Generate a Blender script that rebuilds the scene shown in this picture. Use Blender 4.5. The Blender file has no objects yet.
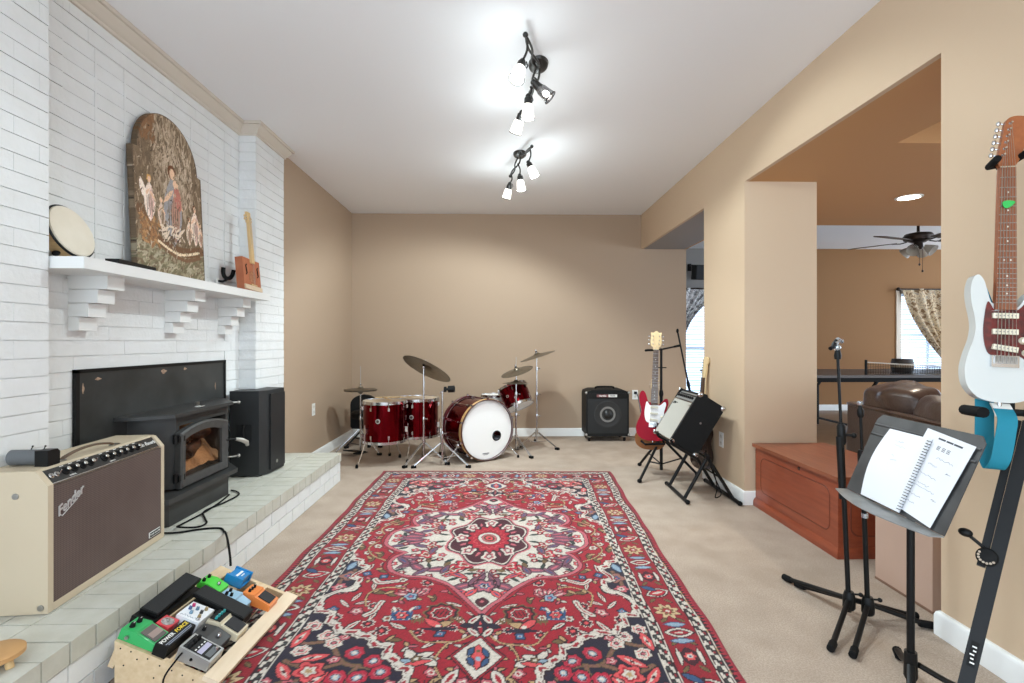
import bpy, bmesh, math, random
import numpy as np
from mathutils import Matrix, Vector, noise
random.seed(7)
SC = bpy.context.scene
COL = SC.collection
V = Vector
PI = math.pi
def R(d): return math.radians(d)
def T(x, y, z): return Matrix.Translation((x, y, z))
def RX(d): return Matrix.Rotation(R(d), 4, 'X')
def RY(d): return Matrix.Rotation(R(d), 4, 'Y')
def RZ(d): return Matrix.Rotation(R(d), 4, 'Z')
def S(x, y, z): return Matrix.Diagonal((x, y, z, 1))
def basis(o, x, y, z=None):
    """frame with origin o, x axis along x, y axis close to y"""
    x = V(x).normalized(); y = V(y); y = (y - x * y.dot(x)).normalized()
    z = x.cross(y)
    return Matrix(((x.x, y.x, z.x, o[0]), (x.y, y.y, z.y, o[1]), (x.z, y.z, z.z, o[2]), (0, 0, 0, 1)))
def zframe(o, n, up=(0, 0, 1)):
    """frame whose z axis is n"""
    n = V(n).normalized(); up = V(up)
    if abs(n.dot(up.normalized())) > .98: up = V((0, 1, 0))
    x = up.cross(n).normalized(); y = n.cross(x)
    return Matrix(((x.x, y.x, n.x, o[0]), (x.y, y.y, n.y, o[1]), (x.z, y.z, n.z, o[2]), (0, 0, 0, 1)))

# ---------------------------------------------------------------- materials
def lin(c):
    return tuple(((v / 255) / 12.92 if v / 255 <= .04045 else ((v / 255 + .055) / 1.055) ** 2.4) for v in c) + (1,)
MATS = {}
def mat(name, rgb, rough=.5, metal=0., noise_amt=0., noise_scale=20., rgb2=None, bump=0., bump_scale=200., coat=0., emit=0., spec=None, stretch=(1, 1, 1), bump_dist=.002, trans=0., detail=4.):
    if name in MATS: return MATS[name]
    m = bpy.data.materials.new(name); m.use_nodes = True
    nt = m.node_tree; b = nt.nodes['Principled BSDF']
    b.inputs['Base Color'].default_value = lin(rgb)
    b.inputs['Roughness'].default_value = rough
    b.inputs['Metallic'].default_value = metal
    if coat: b.inputs['Coat Weight'].default_value = coat; b.inputs['Coat Roughness'].default_value = .08
    if spec is not None: b.inputs['Specular IOR Level'].default_value = spec
    if trans: b.inputs['Transmission Weight'].default_value = trans
    if emit:
        b.inputs['Emission Color'].default_value = lin(rgb); b.inputs['Emission Strength'].default_value = emit
    tc = None
    if noise_amt or bump:
        tc = nt.nodes.new('ShaderNodeTexCoord'); mp = nt.nodes.new('ShaderNodeMapping')
        mp.inputs['Scale'].default_value = stretch
        nt.links.new(tc.outputs['Object'], mp.inputs['Vector'])
    if noise_amt:
        n = nt.nodes.new('ShaderNodeTexNoise'); n.inputs['Scale'].default_value = noise_scale; n.inputs['Detail'].default_value = detail
        nt.links.new(mp.outputs[0], n.inputs['Vector'])
        r = nt.nodes.new('ShaderNodeMapRange'); r.inputs['From Min'].default_value = .3; r.inputs['From Max'].default_value = .7
        r.inputs['To Min'].default_value = 0; r.inputs['To Max'].default_value = noise_amt
        nt.links.new(n.outputs['Fac'], r.inputs['Value'])
        mx = nt.nodes.new('ShaderNodeMix'); mx.data_type = 'RGBA'
        mx.inputs[6].default_value = lin(rgb); mx.inputs[7].default_value = lin(rgb2 if rgb2 else tuple(v * .6 for v in rgb))
        nt.links.new(r.outputs[0], mx.inputs[0]); nt.links.new(mx.outputs[2], b.inputs['Base Color'])
    if bump:
        n = nt.nodes.new('ShaderNodeTexNoise'); n.inputs['Scale'].default_value = bump_scale; n.inputs['Detail'].default_value = 3
        nt.links.new(mp.outputs[0], n.inputs['Vector'])
        bp = nt.nodes.new('ShaderNodeBump'); bp.inputs['Strength'].default_value = bump; bp.inputs['Distance'].default_value = bump_dist
        nt.links.new(n.outputs['Fac'], bp.inputs['Height']); nt.links.new(bp.outputs['Normal'], b.inputs['Normal'])
    MATS[name] = m
    return m
def vmat(name, rough=.9, bump=0., bump_scale=300., sheen=0.):
    m = mat(name, (128, 128, 128), rough, bump=bump, bump_scale=bump_scale, spec=.2)
    nt = m.node_tree; b = nt.nodes['Principled BSDF']
    a = nt.nodes.new('ShaderNodeVertexColor'); a.layer_name = 'Col'
    nt.links.new(a.outputs['Color'], b.inputs['Base Color'])
    if sheen: b.inputs['Sheen Weight'].default_value = sheen
    return m
def glassmat(name, tint=(255, 255, 255), gloss=.12, rough=.05):
    if name in MATS: return MATS[name]
    m = bpy.data.materials.new(name); m.use_nodes = True; nt = m.node_tree
    nt.nodes.remove(nt.nodes['Principled BSDF']); out = nt.nodes['Material Output']
    t = nt.nodes.new('ShaderNodeBsdfTransparent'); t.inputs[0].default_value = lin(tint)
    g = nt.nodes.new('ShaderNodeBsdfGlossy'); g.inputs['Roughness'].default_value = rough
    x = nt.nodes.new('ShaderNodeMixShader'); x.inputs[0].default_value = gloss
    nt.links.new(t.outputs[0], x.inputs[1]); nt.links.new(g.outputs[0], x.inputs[2]); nt.links.new(x.outputs[0], out.inputs[0])
    MATS[name] = m; return m

# ---------------------------------------------------------------- mesh builder
WM = {}
def catmull(pts, n=6, closed=True):
    P = [V((p[0], p[1], p[2] if len(p) > 2 else 0)) for p in pts]; out = []; N = len(P)
    rng = range(N) if closed else range(N - 1)
    for i in rng:
        if closed: a, b, c, d = P[i - 1], P[i], P[(i + 1) % N], P[(i + 2) % N]
        else: a, b, c, d = P[max(i - 1, 0)], P[i], P[i + 1], P[min(i + 2, N - 1)]
        for k in range(n):
            t = k / n
            out.append(.5 * ((2 * b) + (c - a) * t + (2 * a - 5 * b + 4 * c - d) * t * t + (3 * b - a - 3 * c + d) * t ** 3))
    if not closed: out.append(P[-1])
    return out
class MB:
    def __init__(self, M=None):
        self.bm = bmesh.new(); self.M = M if M is not None else Matrix(); self.mats = []
    def mi(self, m):
        if m not in self.mats: self.mats.append(m)
        return self.mats.index(m)
    def _add(self, verts, faces, m, M=None):
        MM = self.M @ M if M is not None else self.M
        vs = [self.bm.verts.new(MM @ V(v)) for v in verts]; k = self.mi(m); fs = []
        for f in faces:
            try:
                q = self.bm.faces.new([vs[i] for i in f]); q.material_index = k; fs.append(q)
            except ValueError: pass
        return vs, fs
    def _bevel(self, vs, fs, bev, seg=2, ang=30):
        es = set()
        for f in fs:
            for e in f.edges:
                if len(e.link_faces) == 2 and e.calc_face_angle(0) > R(ang): es.add(e)
        if es: bmesh.ops.bevel(self.bm, geom=list(es), offset=bev, segments=seg, affect='EDGES', profile=.5, clamp_overlap=True)
    def box(self, c, s, m, M=None, bev=0, seg=2):
        x, y, z = s[0] / 2, s[1] / 2, s[2] / 2
        vs = [(c[0] + i * x, c[1] + j * y, c[2] + k * z) for k in (-1, 1) for j in (-1, 1) for i in (-1, 1)]
        fs = [(0, 2, 3, 1), (4, 5, 7, 6), (0, 1, 5, 4), (2, 6, 7, 3), (0, 4, 6, 2), (1, 3, 7, 5)]
        v, f = self._add(vs, fs, m, M)
        if bev: self._bevel(v, f, bev, seg)
        return self
    def b2(self, x0, x1, y0, y1, z0, z1, m, M=None, bev=0, seg=2):
        return self.box(((x0 + x1) / 2, (y0 + y1) / 2, (z0 + z1) / 2), (abs(x1 - x0), abs(y1 - y0), abs(z1 - z0)), m, M, bev, seg)
    def lathe(self, M, prof, m, seg=24, cap=True):
        """prof = [(r, z)], revolved about local z of M"""
        vs = []; fs = []; n = len(prof)
        for r, z in prof:
            for k in range(seg):
                a = 2 * PI * k / seg; vs.append((r * math.cos(a), r * math.sin(a), z))
        for i in range(n - 1):
            for k in range(seg):
                fs.append((i * seg + k, i * seg + (k + 1) % seg, (i + 1) * seg + (k + 1) % seg, (i + 1) * seg + k))
        shut = not (V(prof[0]) - V(prof[-1])).length < 1e-7 and cap
        if shut and prof[0][0] > 1e-5: fs.append(tuple(range(seg))[::-1])
        if shut and prof[-1][0] > 1e-5: fs.append(tuple((n - 1) * seg + k for k in range(seg)))
        v, f = self._add(vs, fs, m, M)
        return self
    def cyl(self, p0, p1, r, m, r1=None, seg=14):
        p0 = V(p0); p1 = V(p1); d = p1 - p0
        return self.lathe(zframe(p0, d), [(r, 0), (r if r1 is None else r1, d.length)], m, seg)
    def tube(self, pts, r, m, seg=8, closed=False, flat=1.):
        P = [V(p) for p in pts]; n = len(P)
        rs = r if isinstance(r, (list, tuple)) else [r] * n
        t0 = (P[1] - P[0]).normalized()
        a = V((0, 0, 1)) if abs(t0.z) < .9 else V((1, 0, 0))
        x = a.cross(t0).normalized(); vs = []; fs = []
        for i in range(n):
            if closed: t = (P[(i + 1) % n] - P[i - 1])
            else: t = P[min(i + 1, n - 1)] - P[max(i - 1, 0)]
            if t.length < 1e-9: t = t0
            t.normalize(); x = (x - t * x.dot(t))
            if x.length < 1e-6: x = t.orthogonal()
            x.normalize(); y = t.cross(x)
            for k in range(seg):
                an = 2 * PI * k / seg
                vs.append(P[i] + (x * math.cos(an) + y * math.sin(an) * flat) * rs[i])
        for i in range(n if closed else n - 1):
            j = (i + 1) % n
            for k in range(seg):
                fs.append((i * seg + k, i * seg + (k + 1) % seg, j * seg + (k + 1) % seg, j * seg + k))
        if not closed:
            fs.append(tuple(range(seg))[::-1]); fs.append(tuple((n - 1) * seg + k for k in range(seg)))
        self._add(vs, fs, m); return self
    def prism(self, outline, h0, h1, m, M=None, bev=0, seg=2, ang=30):
        n = len(outline)
        ar = sum(outline[i][0] * outline[(i + 1) % n][1] - outline[(i + 1) % n][0] * outline[i][1] for i in range(n))
        if ar < 0: outline = list(outline)[::-1]
        vs = [(p[0], p[1], h0) for p in outline] + [(p[0], p[1], h1) for p in outline]
        fs = [tuple(range(n))[::-1], tuple(range(n, 2 * n))] + [(i, (i + 1) % n, n + (i + 1) % n, n + i) for i in range(n)]
        v, f = self._add(vs, fs, m, M)
        if bev: self._bevel(v, f, bev, seg, ang)
        return self
    def ball(self, c, r, m, M=None, su=16, sv=10):
        if not isinstance(r, (tuple, list)): r = (r, r, r)
        MM = T(*c) @ S(*r)
        if M is not None: MM = M @ MM
        prof = [(math.sin(PI * i / sv), -math.cos(PI * i / sv)) for i in range(sv + 1)]
        prof[0] = (1e-3, -1); prof[-1] = (1e-3, 1)
        return self.lathe(MM, prof, m, su)
    def face(self, pts, m, M=None):
        self._add(pts, [tuple(range(len(pts)))], m, M); return self
    def grid(self, fn, nu, nv, m, M=None):
        vs = [fn(i / nu, j / nv) for j in range(nv + 1) for i in range(nu + 1)]
        fs = [(j * (nu + 1) + i, j * (nu + 1) + i + 1, (j + 1) * (nu + 1) + i + 1, (j + 1) * (nu + 1) + i) for j in range(nv) for i in range(nu)]
        self._add(vs, fs, m, M); return self
    def text(self, s, M, size, m, depth=.0008, shear=0., align='CENTER', off=0.):
        c = bpy.data.curves.new('lettering', 'FONT'); c.body = s; c.size = size; c.shear = shear; c.extrude = depth
        c.align_x = align; c.align_y = 'CENTER'; c.offset = off; c.resolution_u = 3
        o = bpy.data.objects.new('lettering', c); COL.objects.link(o)
        dg = bpy.context.evaluated_depsgraph_get(); dg.update()
        me = o.evaluated_get(dg).to_mesh()
        vs = [v.co.copy() for v in me.vertices]; fs = [tuple(p.vertices) for p in me.polygons]
        self._add(vs, fs, m, M)
        o.evaluated_get(dg).to_mesh_clear()
        bpy.data.objects.remove(o); bpy.data.curves.remove(c)
        return self
    def build(self, name, parent=None, label=None, smooth=35, recalc=True):
        bm = self.bm
        if parent is not None:
            bm.transform(WM[parent].inverted())
        if recalc: bmesh.ops.recalc_face_normals(bm, faces=bm.faces)
        me = bpy.data.meshes.new(name); bm.to_mesh(me); bm.free()
        for m in self.mats: me.materials.append(m)
        if smooth:
            me.polygons.foreach_set('use_smooth', [True] * len(me.polygons)); me.set_sharp_from_angle(angle=R(smooth))
        o = bpy.data.objects.new(name, me); COL.objects.link(o)
        if parent is not None:
            o.parent = parent; WM[o] = WM[parent].copy()
        else: WM[o] = Matrix()
        if label: o['label'] = label
        return o
def thing(name, label, cat, loc=(0, 0, 0), rotz=0, group=None):
    o = bpy.data.objects.new(name, None); o.empty_display_size = .05; COL.objects.link(o)
    o.location = loc; o.rotation_euler = (0, 0, R(rotz)); o['label'] = label; o['category'] = cat
    if group: o['group'] = group
    WM[o] = T(*loc) @ RZ(rotz)
    return o
def tag(o, label, cat, group=None):
    o['label'] = label; o['category'] = cat
    if group: o['group'] = group
    return o
def recenter(o):
    """move a single-mesh thing's origin to the middle of its base"""
    me = o.data; n = len(me.vertices); a = np.empty(n * 3, 'f'); me.vertices.foreach_get('co', a); a = a.reshape(-1, 3)
    c = (a.min(0) + a.max(0)) / 2; c[2] = a[:, 2].min()
    me.vertices.foreach_set('co', (a - c).ravel()); o.location = c.tolist(); me.update()
    return o
def solo(mb, name, label, cat, group=None, smooth=35):
    return recenter(tag(mb.build(name, smooth=smooth), label, cat, group))
def struct(mb, name, smooth=35):
    o = mb.build(name, smooth=smooth); o['kind'] = 'structure'; return o

# ---------------------------------------------------------------- palette
M_black = mat('black paint', (18, 18, 18), .45, spec=.25)
M_blackm = mat('matt black', (18, 18, 18), .7, spec=.25)
M_blackt = mat('black tolex', (17, 18, 18), .62, spec=.25, bump=.35, bump_scale=900)
M_rubber = mat('rubber', (16, 16, 16), .85, spec=.2)
M_chrome = mat('chrome', (205, 205, 205), .16, 1.)
M_steel = mat('steel', (170, 168, 164), .3, 1.)
M_white = mat('white plastic', (232, 231, 226), .4)
M_grille = mat('grey paint', (95, 98, 100), .6)
# ================================================================ the room
CEIL = 2.72; YB = 6.25; XL = -1.80; XR = 1.74; SOF = 2.30
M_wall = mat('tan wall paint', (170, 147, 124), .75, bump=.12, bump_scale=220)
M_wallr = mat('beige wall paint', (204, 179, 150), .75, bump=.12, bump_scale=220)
M_wallf = mat('ochre wall paint', (194, 146, 96), .75, bump=.12, bump_scale=220)
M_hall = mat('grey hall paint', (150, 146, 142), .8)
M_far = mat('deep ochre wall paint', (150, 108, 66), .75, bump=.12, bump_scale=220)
M_ceil = mat('ceiling paint', (240, 241, 242), .9, bump=.15, bump_scale=350)
M_brick = mat('white painted brick', (225, 226, 225), .55, noise_amt=.5, noise_scale=9, rgb2=(214, 214, 210), bump=.55, bump_scale=45, bump_dist=.004)
M_mortar = mat('painted mortar', (224, 225, 224), .7, bump=.5, bump_scale=60, bump_dist=.003)
M_hearth = mat('worn painted brick', (198, 196, 185), .55, noise_amt=.8, noise_scale=14, rgb2=(184, 181, 166), bump=.6, bump_scale=40, bump_dist=.004)
M_trim = mat('white trim paint', (236, 236, 233), .4)
M_crown = mat('beige trim paint', (206, 196, 182), .5)
M_mantel = mat('white mantel paint', (228, 228, 225), .42)

def carpet_material():
    m = mat('beige carpet', (205, 189, 172), .95, spec=.1); nt = m.node_tree; b = nt.nodes['Principled BSDF']; L = nt.links.new
    tc = nt.nodes.new('ShaderNodeTexCoord')
    def nz(scale, detail=4):
        n = nt.nodes.new('ShaderNodeTexNoise'); n.inputs['Scale'].default_value = scale; n.inputs['Detail'].default_value = detail
        L(tc.outputs['Object'], n.inputs['Vector']); return n.outputs['Fac']
    def rng(f, a, c, lo, hi):
        r = nt.nodes.new('ShaderNodeMapRange'); r.inputs[1].default_value = a; r.inputs[2].default_value = c; r.inputs[3].default_value = lo; r.inputs[4].default_value = hi
        L(f, r.inputs[0]); return r.outputs[0]
    def mix(fac, c0, c1):
        x = nt.nodes.new('ShaderNodeMix'); x.data_type = 'RGBA'; L(fac, x.inputs[0])
        for s, c in ((6, c0), (7, c1)):
            if isinstance(c, tuple): x.inputs[s].default_value = lin(c)
            else: L(c, x.inputs[s])
        return x.outputs[2]
    c = mix(rng(nz(5, 6), .35, .65, 0, 1), (188, 171, 155), (172, 155, 139))
    c = mix(rng(nz(160, 2), .4, .6, 0, .55), c, (150, 134, 119))
    c = mix(rng(nz(2.3, 5), .64, .76, 0, .5), c, (152, 128, 104))
    L(c, b.inputs['Base Color'])
    bp = nt.nodes.new('ShaderNodeBump'); bp.inputs['Strength'].default_value = .6; bp.inputs['Distance'].default_value = .006
    L(nz(260, 3), bp.inputs['Height']); L(bp.outputs[0], b.inputs['Normal'])
    return m
M_carpet = carpet_material()
M_wood_floor = mat('brown wood floor', (150, 122, 96), .4, noise_amt=.8, noise_scale=3, rgb2=(110, 84, 62), stretch=(1, 9, 1))

struct(MB().b2(-1.95, 2.34, -1.6, 6.37, -.1, 0, M_carpet), 'floor')
struct(MB().b2(2.34, 9, -1.6, 6.37, -.1, -.002, M_wood_floor).b2(2.3, 9, 6.37, 8.6, -.1, -.002, M_wood_floor), 'floor_next_room')
struct(MB().b2(-1.95, 2.29, -1.6, 6.37, CEIL, CEIL + .1, M_ceil), 'ceiling')
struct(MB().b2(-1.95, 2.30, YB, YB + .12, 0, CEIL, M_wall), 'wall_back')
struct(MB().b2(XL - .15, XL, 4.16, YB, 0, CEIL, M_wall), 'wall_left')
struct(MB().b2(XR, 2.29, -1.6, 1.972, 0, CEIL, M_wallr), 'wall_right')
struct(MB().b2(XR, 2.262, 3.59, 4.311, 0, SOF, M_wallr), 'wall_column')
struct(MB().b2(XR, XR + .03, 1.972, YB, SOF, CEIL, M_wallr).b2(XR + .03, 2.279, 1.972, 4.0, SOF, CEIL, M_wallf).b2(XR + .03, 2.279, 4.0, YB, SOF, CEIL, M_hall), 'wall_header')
struct(MB().b2(2.279, 9, 2.875, 4.93, SOF, CEIL, M_wallf).b2(2.279, 2.30, 4.93, 6.37, SOF, CEIL, M_wallf), 'ceiling_soffit')
struct(MB().b2(2.2, 9, -1.6, 2.875, CEIL, CEIL + .1, M_wallf).b2(3.0, 9, -1.6, 2.875, SOF, CEIL, M_wallf), 'ceiling_recess_and_light_block')  # lowered block beyond the recess is added, unseen, to keep it dark
struct(MB().b2(2.2, 9, 4.93, 8.6, CEIL, CEIL + .1, M_ceil), 'ceiling_next_room')
# far wall with two window openings
fw = MB(); YF = 8.47
W1 = (2.95, 4.05, .08, 2.0); W2 = (6.74, 7.9, .55, 2.0)
xs = [2.2, W1[0], W1[1], W2[0], W2[1], 9]
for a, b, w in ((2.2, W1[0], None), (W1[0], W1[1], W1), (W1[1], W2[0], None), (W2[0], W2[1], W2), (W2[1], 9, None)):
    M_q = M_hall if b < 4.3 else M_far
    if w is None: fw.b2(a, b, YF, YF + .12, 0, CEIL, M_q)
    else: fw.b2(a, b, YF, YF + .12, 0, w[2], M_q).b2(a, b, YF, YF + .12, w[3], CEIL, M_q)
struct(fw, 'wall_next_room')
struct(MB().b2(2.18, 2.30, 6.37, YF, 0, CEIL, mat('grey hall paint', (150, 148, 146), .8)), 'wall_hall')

# ---- painted brick: one bevelled block per brick, all in the wall's own mesh
def brick(mb, x0, x1, y0, y1, z0, z1, m=None, bev=.0024):
    mb.b2(x0, x1, y0, y1, z0, z1, m or M_brick, bev=bev, seg=1)
ch = MB(); CO = .0677; MJ = .0034
def brick_face_x(xf, y0, y1, z0, z1, off=0., bl=.2032, depth=.02, stack=False):
    """running bond on a face looking along +X"""
    n = int(math.ceil((z1 - z0) / CO - 1e-6))
    for i in range(n):
        za = z0 + i * CO; zb = min(za + CO, z1)
        if zb - za < .015: continue
        s = y0 - ((off + (0 if stack else (i % 2) * bl / 2)) % bl)
        while s < y1 - 1e-6:
            a = max(s, y0); b = min(s + bl, y1)
            if b - a > .02:
                j = random.uniform(-.0012, .0012)
                brick(ch, xf - depth, xf + j, a + (MJ / 14 if a > y0 else 0), b - (MJ / 14 if b < y1 else 0), za + MJ / 2, zb - MJ / 2)
            s += bl
HT = .236
XN = -1.75; XM = -1.868
ch.b2(-2.05, XN - .0062, .2, 2.017, HT, CEIL, M_mortar)
for ya, yb, za, zb, q in ((2.017, 2.225, HT, CEIL, .0062), (3.505, 3.704, HT, CEIL, .0062), (2.225, 3.505, HT, HT - .02 + CO * 18, .0062), (2.225, 3.505, HT - .02 + CO * 34, CEIL, .0062), (2.225, 3.505, HT - .02 + CO * 18, HT - .02 + CO * 34, .0095)): ch.b2(-2.05, XM - q, ya, yb, za, zb, M_mortar)
ch.b2(-2.05, XN - .0062, 3.704, 4.168, HT, CEIL, M_mortar)
Z0 = HT - .02
brick_face_x(XN, .2, 2.02, Z0 + .0, 2.70, .05)
brick_face_x(XM, 2.02, 2.225, Z0, 2.70, .10)
brick_face_x(XM, 3.505, 3.70, Z0, 2.70, .02)
brick_face_x(XM, 2.225, 3.505, Z0 + CO * 34, 2.70, .07)
brick_face_x(XM - .0055, 2.225, 3.505, Z0 + CO * 18, Z0 + CO * 34, 0, bl=.183, stack=True)
brick_face_x(XM, 2.225, 3.505, Z0, Z0 + CO * 18, .15)
for k, yy in enumerate((2.225 + .183, 2.225 + .366, 2.225 + 5 * .183, 2.225 + 6 * .183)):   # thick runs of paint in the upright joints of the filled panel
    ch.b2(XM - .012, XM - .0035, yy - .006, yy + .006, Z0 + CO * 18, Z0 + CO * 34, M_brick, bev=.002, seg=1)
brick_face_x(XN, 3.70, 4.17, Z0, 2.70, .13)
for i in range(37):      # return of the far pilaster, facing the camera
    za = Z0 + i * CO
    if za + CO < 2.70: brick(ch, XM - .01, XN - .003, 3.698, 3.72, za + MJ / 2, za + CO - MJ / 2)
struct(ch, 'wall_chimney')
# ---- raised hearth
he = MB()
he.b2(-1.95, -1.335, .3, 4.272, 0, HT - .006, M_mortar)
zc = [0, .083, .164]
for i in (0, 1):
    s = .3 - (.1 if i else 0)
    while s < 4.28:
        a = max(s, .3); b = min(s + .2, 4.275)
        if b - a > .02: brick(he, -1.40, -1.328 + random.uniform(-.001, .001), a + .003, b - .003, zc[i] + .003, zc[i + 1] - .003, M_brick)
        s += .2
    for q in range(3): brick(he, -1.9 + q * .2, -1.9 + q * .2 + .195 if q < 2 else -1.33, 4.25, 4.278, zc[i] + .003, zc[i + 1] - .003, M_brick)
s = .3
while s < 4.27:
    b = min(s + .1, 4.28)
    brick(he, -1.523, -1.321 + random.uniform(-.0015, .0015), s + .003, b - .003, .167, HT + random.uniform(-.001, .001), M_hearth, bev=.006)
    s += .1
for r_ in range(4):
    s = .3 - (.1 if r_ % 2 else 0)
    while s < 4.27:
        a = max(s, .3); b = min(s + .2, 4.28)
        if b - a > .02: brick(he, -1.63 - r_ * .103 + .003, -1.527 - r_ * .103 - .003, a + .003, b - .003, .19, HT - .001 + random.uniform(-.001, .0005), M_hearth, bev=.005)
        s += .2
struct(he, 'hearth')

# ---- trims
def sweep(mb, path, prof, m, closed=False):
    """path: (x, y) corner points, prof: (out, z); the profile stands to the right of the path"""
    n = len(path); rows = []
    for i in range(n):
        p = V(path[i]); d0 = (p - V(path[i - 1])).normalized() if i else None; d1 = (V(path[i + 1]) - p).normalized() if i < n - 1 else None
        if d0 is None: d0 = d1
        if d1 is None: d1 = d0
        n0 = V((d0.y, -d0.x)); n1 = V((d1.y, -d1.x)); b = (n0 + n1); b /= max(b.dot(n0), .2)
        rows.append([(p.x + b.x * o, p.y + b.y * o, z) for o, z in prof])
    k = len(prof); vs = [v for r in rows for v in r]; fs = []
    for i in range(n - 1):
        for j in range(k):
            fs.append((i * k + j, i * k + (j + 1) % k, (i + 1) * k + (j + 1) % k, (i + 1) * k + j))
    fs.append(tuple(range(k))); fs.append(tuple((n - 1) * k + j for j in range(k))[::-1])
    mb._add(vs, fs, m)
crown = [(0, 2.635), (.012, 2.637), (.014, 2.65), (.022, 2.654), (.03, 2.668), (.044, 2.684), (.05, 2.698), (.062, 2.70), (.064, 2.719), (0, 2.719)]
t1 = MB(); sweep(t1, [(XN, .2), (XN, 2.02), (XM, 2.02), (XM, 3.70), (XN, 3.70), (XN, 4.17), (XL, 4.17)], crown, M_crown)
struct(t1, 'trim_crown')
bprof = [(0, 0), (.016, 0), (.016, .078), (.012, .09), (.005, .096), (0, .097)]
for nm, path in (('baseboard_left', [(XL, 4.28), (XL, YB)]), ('baseboard_back', [(XL, YB), (2.30, YB)]),
                 ('baseboard_column', [(XR, 4.311), (XR, 3.59), (2.29, 3.59)][::-1]), ('baseboard_right', [(2.29, 1.972), (XR, 1.972), (XR, -1.6)]), ('baseboard_next_room', [(2.3, YF), (9, YF)])):
    t = MB()
    if nm == 'baseboard_column': path = [(XR, 4.311), (XR, 3.59), (2.262, 3.59)]; sweep(t, path, [(-o, z) for o, z in bprof][::-1] if False else bprof, M_trim)
    else: sweep(t, path, bprof, M_trim)
    struct(t, nm)

# ---- windows with blinds, far room
M_blind = bpy.data.materials.new('white blind slat'); M_blind.use_nodes = True
_n = M_blind.node_tree; _b = _n.nodes['Principled BSDF']; _b.inputs['Base Color'].default_value = lin((236, 240, 246)); _t = _n.nodes.new('ShaderNodeBsdfTranslucent'); _t.inputs[0].default_value = lin((236, 242, 250))
_x = _n.nodes.new('ShaderNodeMixShader'); _x.inputs[0].default_value = .6
_n.links.new(_b.outputs[0], _x.inputs[1]); _n.links.new(_t.outputs[0], _x.inputs[2]); _n.links.new(_x.outputs[0], _n.nodes['Material Output'].inputs[0])
M_frame = mat('window frame paint', (226, 214, 196), .5)
def window(k, w):
    x0, x1, z0, z1 = w; m = MB()
    for a, b, c, d in ((x0 - .05, x0 + .03, z0 - .05, z1 + .05), (x1 - .03, x1 + .05, z0 - .05, z1 + .05), (x0, x1, z0 - .05, z0 + .03), (x0, x1, z1 - .03, z1 + .05)):
        m.b2(a, b, YF - .02, YF + .1, c, d, M_frame, bev=.004)
    m.b2(x0, x1, YF + .09, YF + .11, (z0 + z1) / 2 - .02, (z0 + z1) / 2 + .02, M_frame)
    m.b2((x0 + x1) / 2 - .02, (x0 + x1) / 2 + .02, YF + .09, YF + .11, z0, z1, M_frame)
    o = struct(m, 'window_%d' % k)
    g = MB().b2(x0 + .02, x1 - .02, YF + .10, YF + .104, z0 + .02, z1 - .02, glassmat('window glass', (245, 250, 255), .08)).build('pane', o)
    bl = MB(); z = z0 + .04
    bl.b2(x0 + .03, x1 - .03, YF + .02, YF + .07, z1 - .075, z1 - .03, M_blind, bev=.004)
    while z < z1 - .08:
        bl.box(((x0 + x1) / 2, YF + .045, z), (x1 - x0 - .08, .05, .003), M_blind, T((x0 + x1) / 2, YF + .045, z) @ RX(28) @ T(-(x0 + x1) / 2, -YF - .045, -z)); z += .043
    for xx in (x0 + .2, x1 - .2): bl.cyl((xx, YF + .018, z0 + .03), (xx, YF + .018, z1 - .04), .0018, M_blind, seg=6)
    tag(bl.build('window_blind'), 'white slatted blind in the %s' % ('window seen through the narrow far opening' if k == 1 else 'curtained window of the next room'), 'blind')
window(1, W1); window(2, W2)
# ================================================================ the rug: pattern worked out knot by knot as colours of its mesh
class Painter:
    def __init__(self, X, Y):
        self.X = X; self.Y = Y; self.C = np.zeros(X.shape + (3,), 'f')
    def put(self, mask, rgb): self.C[mask] = lin(rgb)[:3]
    def rel(self, cx, cy, rot):
        c, s = math.cos(rot), math.sin(rot); dx = self.X - cx; dy = self.Y - cy
        return dx * c + dy * s, -dx * s + dy * c
    def ell(self, cx, cy, rx, ry, rot, rgb, ring=None):
        u, v = self.rel(cx, cy, rot); q = (u / rx) ** 2 + (v / ry) ** 2
        self.put(q < 1 if ring is None else (q < 1) & (q > ring), rgb)
    def leaf(self, cx, cy, l, w, rot, rgb, line=None, lw=.006):
        u, v = self.rel(cx, cy, rot)
        if line: self.put(np.abs(v) < (w + lw) * np.clip(1 - (u / (l + lw)) ** 2, 0, 1), line)
        self.put(np.abs(v) < w * np.clip(1 - (u / l) ** 2, 0, 1), rgb)
    def rose(self, cx, cy, r, n, cols, rot=0., amp=.16):
        u, v = self.rel(cx, cy, rot); th = np.arctan2(v, u); rr = np.hypot(u, v)
        q = rr / (r * (1 + amp * np.cos(n * th)))
        for f, c in cols: self.put(q < f, c)
    def dist(self, poly, closed=True):
        P = np.array(poly, 'f'); n = len(P); d = np.full(self.X.shape, 9., 'f'); ins = np.zeros(self.X.shape, bool)
        for i in range(n if closed else n - 1):
            a = P[i]; b = P[(i + 1) % n]; e = b - a; L = float(e @ e) + 1e-12
            t = np.clip(((self.X - a[0]) * e[0] + (self.Y - a[1]) * e[1]) / L, 0, 1)
            d = np.minimum(d, np.hypot(self.X - a[0] - t * e[0], self.Y - a[1] - t * e[1]))
            if closed:
                c = ((a[1] > self.Y) != (b[1] > self.Y))
                with np.errstate(divide='ignore', invalid='ignore'):
                    ins ^= c & (self.X < (b[0] - a[0]) * (self.Y - a[1]) / (b[1] - a[1] + 1e-12) + a[0])
        return np.where(ins, -d, d) if closed else d
    def line(self, pts, w, rgb):
        p = [(q.x, q.y) for q in catmull(pts, 5, False)]
        self.put(self.dist(p, False) < w, rgb)
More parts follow.
